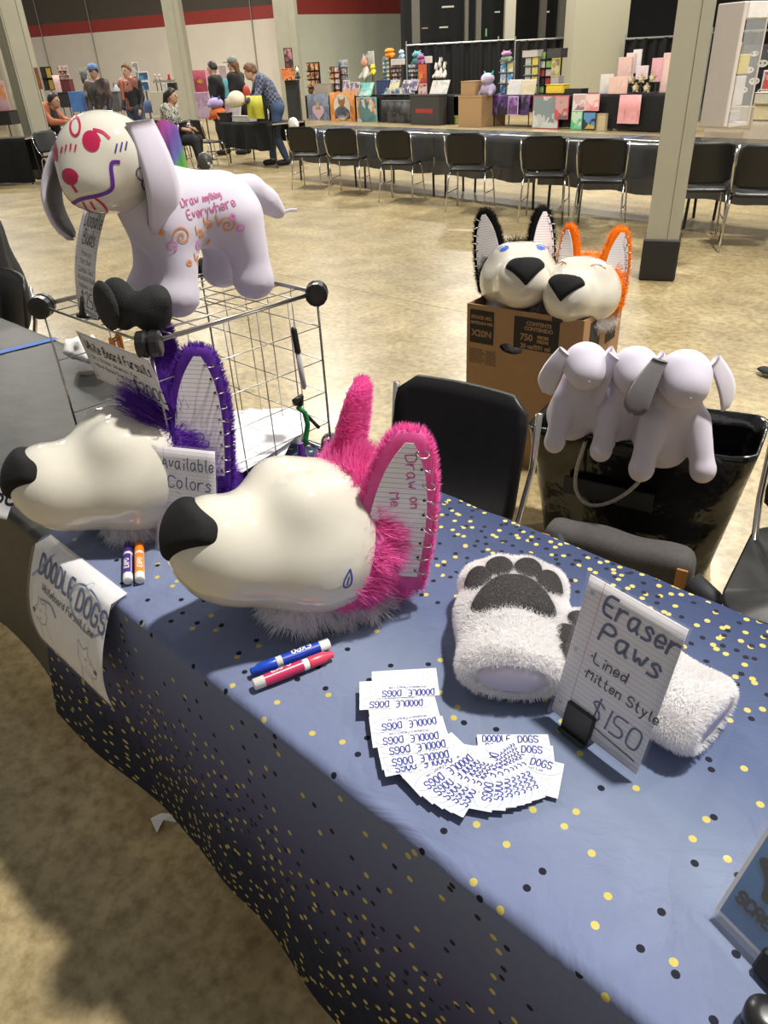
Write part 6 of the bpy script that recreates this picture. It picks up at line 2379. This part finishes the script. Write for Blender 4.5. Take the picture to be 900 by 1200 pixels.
def person(label, loc, rz, J, cloth, skin, scale=1., hair=None, hat=None, h=.022, sleeves='long'):
    t = thing('person', label, 'person', M=Matrix.Translation(loc) @ Matrix.Rotation(rz, 4, 'Z') @ Matrix.Scale(scale, 4))
    D = dict(pelvis=(0, 0, .95), chest=(0, 0, 1.26), neck=(0, -.01, 1.46), head=(0, -.03, 1.6),
             shL=(.18, 0, 1.4), elL=(.23, .02, 1.13), wrL=(.22, -.1, .92), shR=(-.18, 0, 1.4), elR=(-.23, .02, 1.13), wrR=(-.22, -.1, .92),
             hipL=(.09, 0, .92), knL=(.1, -.03, .5), anL=(.1, .02, .09), hipR=(-.09, 0, .92), knR=(-.1, -.03, .5), anR=(-.1, .02, .09))
    D.update(J)
    V = {k: np.array(v, float) for k, v in D.items()}

    def torso(P, g=0.):
        return blend(.08, cap(P, V['pelvis'], V['chest'], .135 + g, .15 + g), cap(P, V['shL'], V['shR'], .075 + g, .075 + g), cap(P, V['chest'], (V['shL'] + V['shR']) / 2, .13 + g, .09 + g))

    def arm(P, s, g=0., lower=True):
        d = cap(P, V['sh' + s], V['el' + s], .056 + g, .044 + g)
        return smin(d, cap(P, V['el' + s], V['wr' + s], .043 + g, .03 + g), .02) if lower else d

    def hand(P, s):
        w = V['wr' + s]
        f_ = w - V['el' + s]
        f_ = f_ / np.linalg.norm(f_)
        sd = np.cross(f_, (0, 0, 1.))
        sd = sd / (np.linalg.norm(sd) + 1e-6)
        d = cap(P, w, w + f_ * .08, .03, .034)
        for k_, L in zip((-1.5, -.5, .5, 1.5), (.065, .08, .085, .07)):
            a_ = w + f_ * .08 + sd * k_ * .018
            d = smin(d, cap(P, a_, a_ + f_ * L + np.array([0, 0, -.02]), .0105, .009), .006)
        return smin(d, cap(P, w + f_ * .03, w + f_ * .08 - sd * .055, .013, .011), .01)

    def leg(P, s, g=0.):
        return blend(.03, cap(P, V['hip' + s], V['kn' + s], .09 + g, .062 + g), cap(P, V['kn' + s], V['an' + s], .062 + g, .043 + g))

    def foot(P, s, g=0.):
        a_ = V['an' + s]
        return cap(P, a_ + (0, .02, -.035), a_ + (0, -.15, -.045), .042 + g, .035 + g)
    H = V['head']

    def headf(P, g=0.):
        d = ell(P, H, (.078 + g, .096 + g, .118 + g))
        d = smin(d, ell(P, H + (0, -.03, -.075), (.05 + g, .06 + g, .045 + g)), .03)
        return d

    def body(P):
        d = blend(.05, torso(P), arm(P, 'L'), arm(P, 'R'), leg(P, 'L'), leg(P, 'R'))
        d = blend(.02, d, hand(P, 'L'), hand(P, 'R'), foot(P, 'L'), foot(P, 'R'))
        d = smin(d, cap(P, V['neck'] - (0, 0, .06), H - (0, 0, .06), .055, .05), .03)
        f_ = headf(P)
        f_ = smin(f_, cap(P, H + (0, -.095, .02), H + (0, -.118, -.02), .012, .016), .012)
        for s in (-1, 1):
            f_ = smin(f_, ell(P, H + (s * .08, 0, -.005), (.012, .022, .032)), .01)
        return smin(d, f_, .02)
    A = np.array(list(V.values()))
    lo, hi = A.min(0) - .26, A.max(0) + .26
    link('body', sdf_mesh('body', body, lo, hi, h * .85), skin, t)
    top_, legs_, shoe = cloth
    link('shirt', sdf_mesh('shirt', lambda P: smax(blend(.05, torso(P, .018), arm(P, 'L', .016, sleeves == 'long'), arm(P, 'R', .016, sleeves == 'long')), -(np.linalg.norm(P - H - (0, 0, -.07), axis=1) - .1), .02), lo, hi, h), top_, t)
    link('trousers', sdf_mesh('trousers', lambda P: smax(blend(.05, leg(P, 'L', .018), leg(P, 'R', .018), cap(P, V['hipL'], V['hipR'], .12, .12)), -(np.minimum(np.linalg.norm(P - V['anL'], axis=1), np.linalg.norm(P - V['anR'], axis=1)) - .05), .02), lo, hi, h), legs_, t)
    for s in 'LR':
        link('shoe', sdf_mesh('shoe', lambda P: foot(P, s, .012), V['an' + s] - .25, V['an' + s] + .2, .015), shoe, t)
        sx = -1 if s == 'R' else 1
        MB().lathe([(.002, -.006), (.011, -.003), (.011, .003), (.002, .006)], 10, Matrix.Translation(Vector(H) + Vector((sx * .033, -.088, .012))) @ Matrix.Rotation(R(90), 4, 'X')).build('eye', cmat((.02, .015, .012)), t)
    MB().box(tuple(H + (-.022, -.1, -.062)), tuple(H + (.022, -.092, -.054)), bev=.003).build('mouth', cmat((.35, .12, .1)), t)
    if hair:
        hm, style = hair
        def hf(P):
            d = smax(headf(P, .022), -(P[:, 2] - H[2] - .03 - .9 * (P[:, 1] - H[1] + .06) * -1) if False else smax(-(P[:, 2] - H[2] + .02), -(P[:, 1] - H[1] + .055) - .9 * (P[:, 2] - H[2] - .05), .02), .02)
            if style == 'curly':
                q = P * 60
                d = smin(d, ell(P, H + (0, .0, .06), (.1, .11, .085)), .03) + .012 * np.sin(q[:, 0]) * np.sin(q[:, 1]) * np.sin(q[:, 2])
                d = smax(d, -(ell(P, H + (0, -.09, -.03), (.065, .06, .08))), .015)
            if style == 'long':
                d = smin(d, cap(P, H + (0, .09, .02), H + (0, .16, -.25), .06, .045), .04)
                d = smin(d, cap(P, H + (0, .16, -.25), H + (0, .17, -.45), .045, .02), .03)
            if style == 'back':
                d = smin(d, cap(P, H + (0, .06, .0), H + (0, .1, -.16), .07, .045), .04)
            return d
        link('hair', sdf_mesh('hair', hf, H - np.array([.2, .25, .6]), H + np.array([.2, .4, .25]), .014), hm, t)
    if hat:
        MB().lathe([(.1, 0), (.104, .03), (.092, .075), (.05, .105), (.004, .112)], 16, Matrix.Translation(Vector(H) + Vector((0, .0, .05)))).build('cap', hat, t, True)
        MB().plate([(x, y) for x, y in circle(0, -.1, .07, .08, 16)[:-1]], .012, Matrix.Translation(Vector(H) + Vector((0, -.03, .058)))).build('cap_brim', hat, t)
    return t


def ground(px, py):
    p = at_z(px, py, 0)
    return Vector((p.x, p.y, 0))


denim = mat('blue_denim', (.045, .08, .17), .8, var=.15)
blackwear = mat('black_clothing', (.01, .01, .011), .8, var=.2)
brownhair, darkhair = mat('brown_hair', (.16, .08, .035), .6, var=.3), mat('dark_hair', (.015, .011, .01), .5)
# shopper bent over the table end, facing image left
FL = math.pi / 2 + R(225)
g = ground(328, 193)
shop = person('person in a plaid shirt and jeans bending over a pale dog head', g, FL + R(15),
              dict(chest=(0, -.12, 1.24), neck=(0, -.24, 1.4), head=(0, -.34, 1.49), shL=(.18, -.2, 1.36), shR=(-.18, -.2, 1.36), elL=(.24, -.3, 1.12), wrL=(.12, -.48, 1.06), elR=(-.24, -.3, 1.12), wrR=(-.12, -.48, 1.06), pelvis=(0, .05, .95), hipL=(.09, .05, .92), hipR=(-.09, .05, .92), anL=(.13, .12, .09), anR=(-.12, -.1, .09), knR=(-.11, -.06, .5)),
              (plaid('navy_plaid'), denim, cmat((.02, .02, .025))), skin1, 1.03, (brownhair, 'curly'))
fwd = Vector((math.cos(R(240)), math.sin(R(240)), 0))
hh = link('foam_head', sdf_mesh('foam_head', lambda P: smin(ell(P, (0, 0, 0), (.16, .14, .135)), ell(P, (-.1, 0, -.05), (.1, .09, .08)), .05), (-.25, -.2, -.2), (.22, .2, .2), .02), mat('cream_fleece', (.72, .66, .52), .9), label='cream unfinished dog head held by the plaid shirt shopper', cat='dog head', loc=g + fwd * .66 + Vector((0, 0, 1.13)))
hh.rotation_euler = (0, 0, R(225 + 180))
crumple('tote_pouch', 'white pouch hanging behind the plaid shirt shopper', 'bag', on_row(344, 148, face_row(14.8)) - Vector((0, 0, .12)), (.16, .09, .3), whitecl, 31, .02)
# seated vendor, facing image right
seat = dict(pelvis=(0, 0, .54), chest=(0, -.02, .86), neck=(0, -.05, 1.06), head=(0, -.1, 1.19), shL=(.18, -.02, 1.0), shR=(-.18, -.02, 1.0), elL=(.22, -.06, .74), wrL=(.16, -.3, .68), elR=(-.22, -.06, .74), wrR=(-.14, -.3, .68),
            hipL=(.09, -.02, .52), knL=(.1, -.43, .5), anL=(.1, -.4, .09), hipR=(-.09, -.02, .52), knR=(-.1, -.43, .5), anR=(-.12, -.5, .09))
p = on_row(208, 190, face_row(15.2))
person('seated person with long dark hair in a floral shirt', (p.x, p.y, 0), math.pi / 2 + R(35), seat,
       (amat((.5, .5, .46), (.05, .06, .05), (.4, .38, .3), (.1, .12, .1), scale=22), blackwear, blackwear), skin2, 1.03, (darkhair, 'long'), sleeves='short')
# visitors behind the far stalls
for (px, py, d, hgt, rz, cl_, hr, ht, sk, lb) in (
        (249, 71, 18.2, 1.79, 215, (blackwear, blackwear, blackwear), (darkhair, 'short'), None, skin1, 'person in black with short dark hair by the crimson banner'),
        (273, 67, 18.0, 1.83, 205, (blackwear, blackwear, blackwear), (brownhair, 'back'), cmat((.2, .24, .2)), skin1, 'person in black with a grey cap and red bag'),
        (108, 73, 18.6, 1.85, 300, (amat((.06, .045, .04), (.12, .08, .07), (.03, .03, .03), scale=8), cmat((.2, .2, .2)), blackwear), (darkhair, 'short'), cmat((.1, .2, .4)), skin2, 'person in a blue cap and dark patterned jacket'),
        (147, 71, 18.4, 1.84, 290, (amat((.02, .02, .02), (.05, .04, .04), (.35, .14, .1), scale=6), cmat((.06, .08, .14)), blackwear), (brownhair, 'short'), None, skin1, 'person in a black printed top with an orange scarf')):
    p = at_d(px, py, d)
    q = person(lb, (p.x, p.y, 0), math.pi / 2 + R(rz), {}, cl_, sk, hgt / 1.74, hr, ht, .026)
    if 'red bag' in lb:
        link('shoulder_bag', sdf_mesh('shoulder_bag', lambda P: ell(P, (.0, .2, 1.12), (.14, .06, .14)), (-.2, .1, .9), (.2, .3, 1.3), .025), cmat((.4, .04, .02)), q)
    if 'scarf' in lb:
        link('scarf', sdf_mesh('scarf', lambda P: blend(.03, cap(P, (-.1, -.05, 1.44), (.1, -.05, 1.44), .05, .05), cap(P, (-.08, -.15, 1.42), (-.1, -.17, 1.1), .035, .03)), (-.25, -.3, 1.), (.25, .15, 1.6), .025), cmat((.55, .16, .1)), q)
p = on_row(60, 180, face_row(16.9))
st = dict(seat)
st.update(chest=(0, -.12, .86), neck=(0, -.22, 1.03), head=(0, -.32, 1.12), shL=(.18, -.14, 1.0), shR=(-.18, -.14, 1.0), elL=(.24, -.3, .8), wrL=(.12, -.52, .78), elR=(-.24, -.3, .8), wrR=(-.12, -.52, .78))
person('seated person in a black vest with orange sleeves leaning on the table', (p.x, p.y, 0), math.pi / 2 + R(35), st, (cmat((.4, .12, .05)), blackwear, blackwear), skin2, 1.1, (darkhair, 'short'), None, .026)
vest = bpy.data.objects['person.006'] if 'person.006' in bpy.data.objects else None
if vest:
    link('vest', sdf_mesh('vest', lambda P: blend(.08, cap(P, (0, 0, .54), (0, -.12, .86), .175, .185), cap(P, (0, -.12, .86), (0, -.14, .98), .175, .13)), (-.3, -.4, .3), (.3, .3, 1.2), .03), blackwear, vest)
c_ = clone(ch, (p.x, p.y, 0), R(-55), 'black chair under the seated person in the vest')
c_.scale = (1, 1, 1)
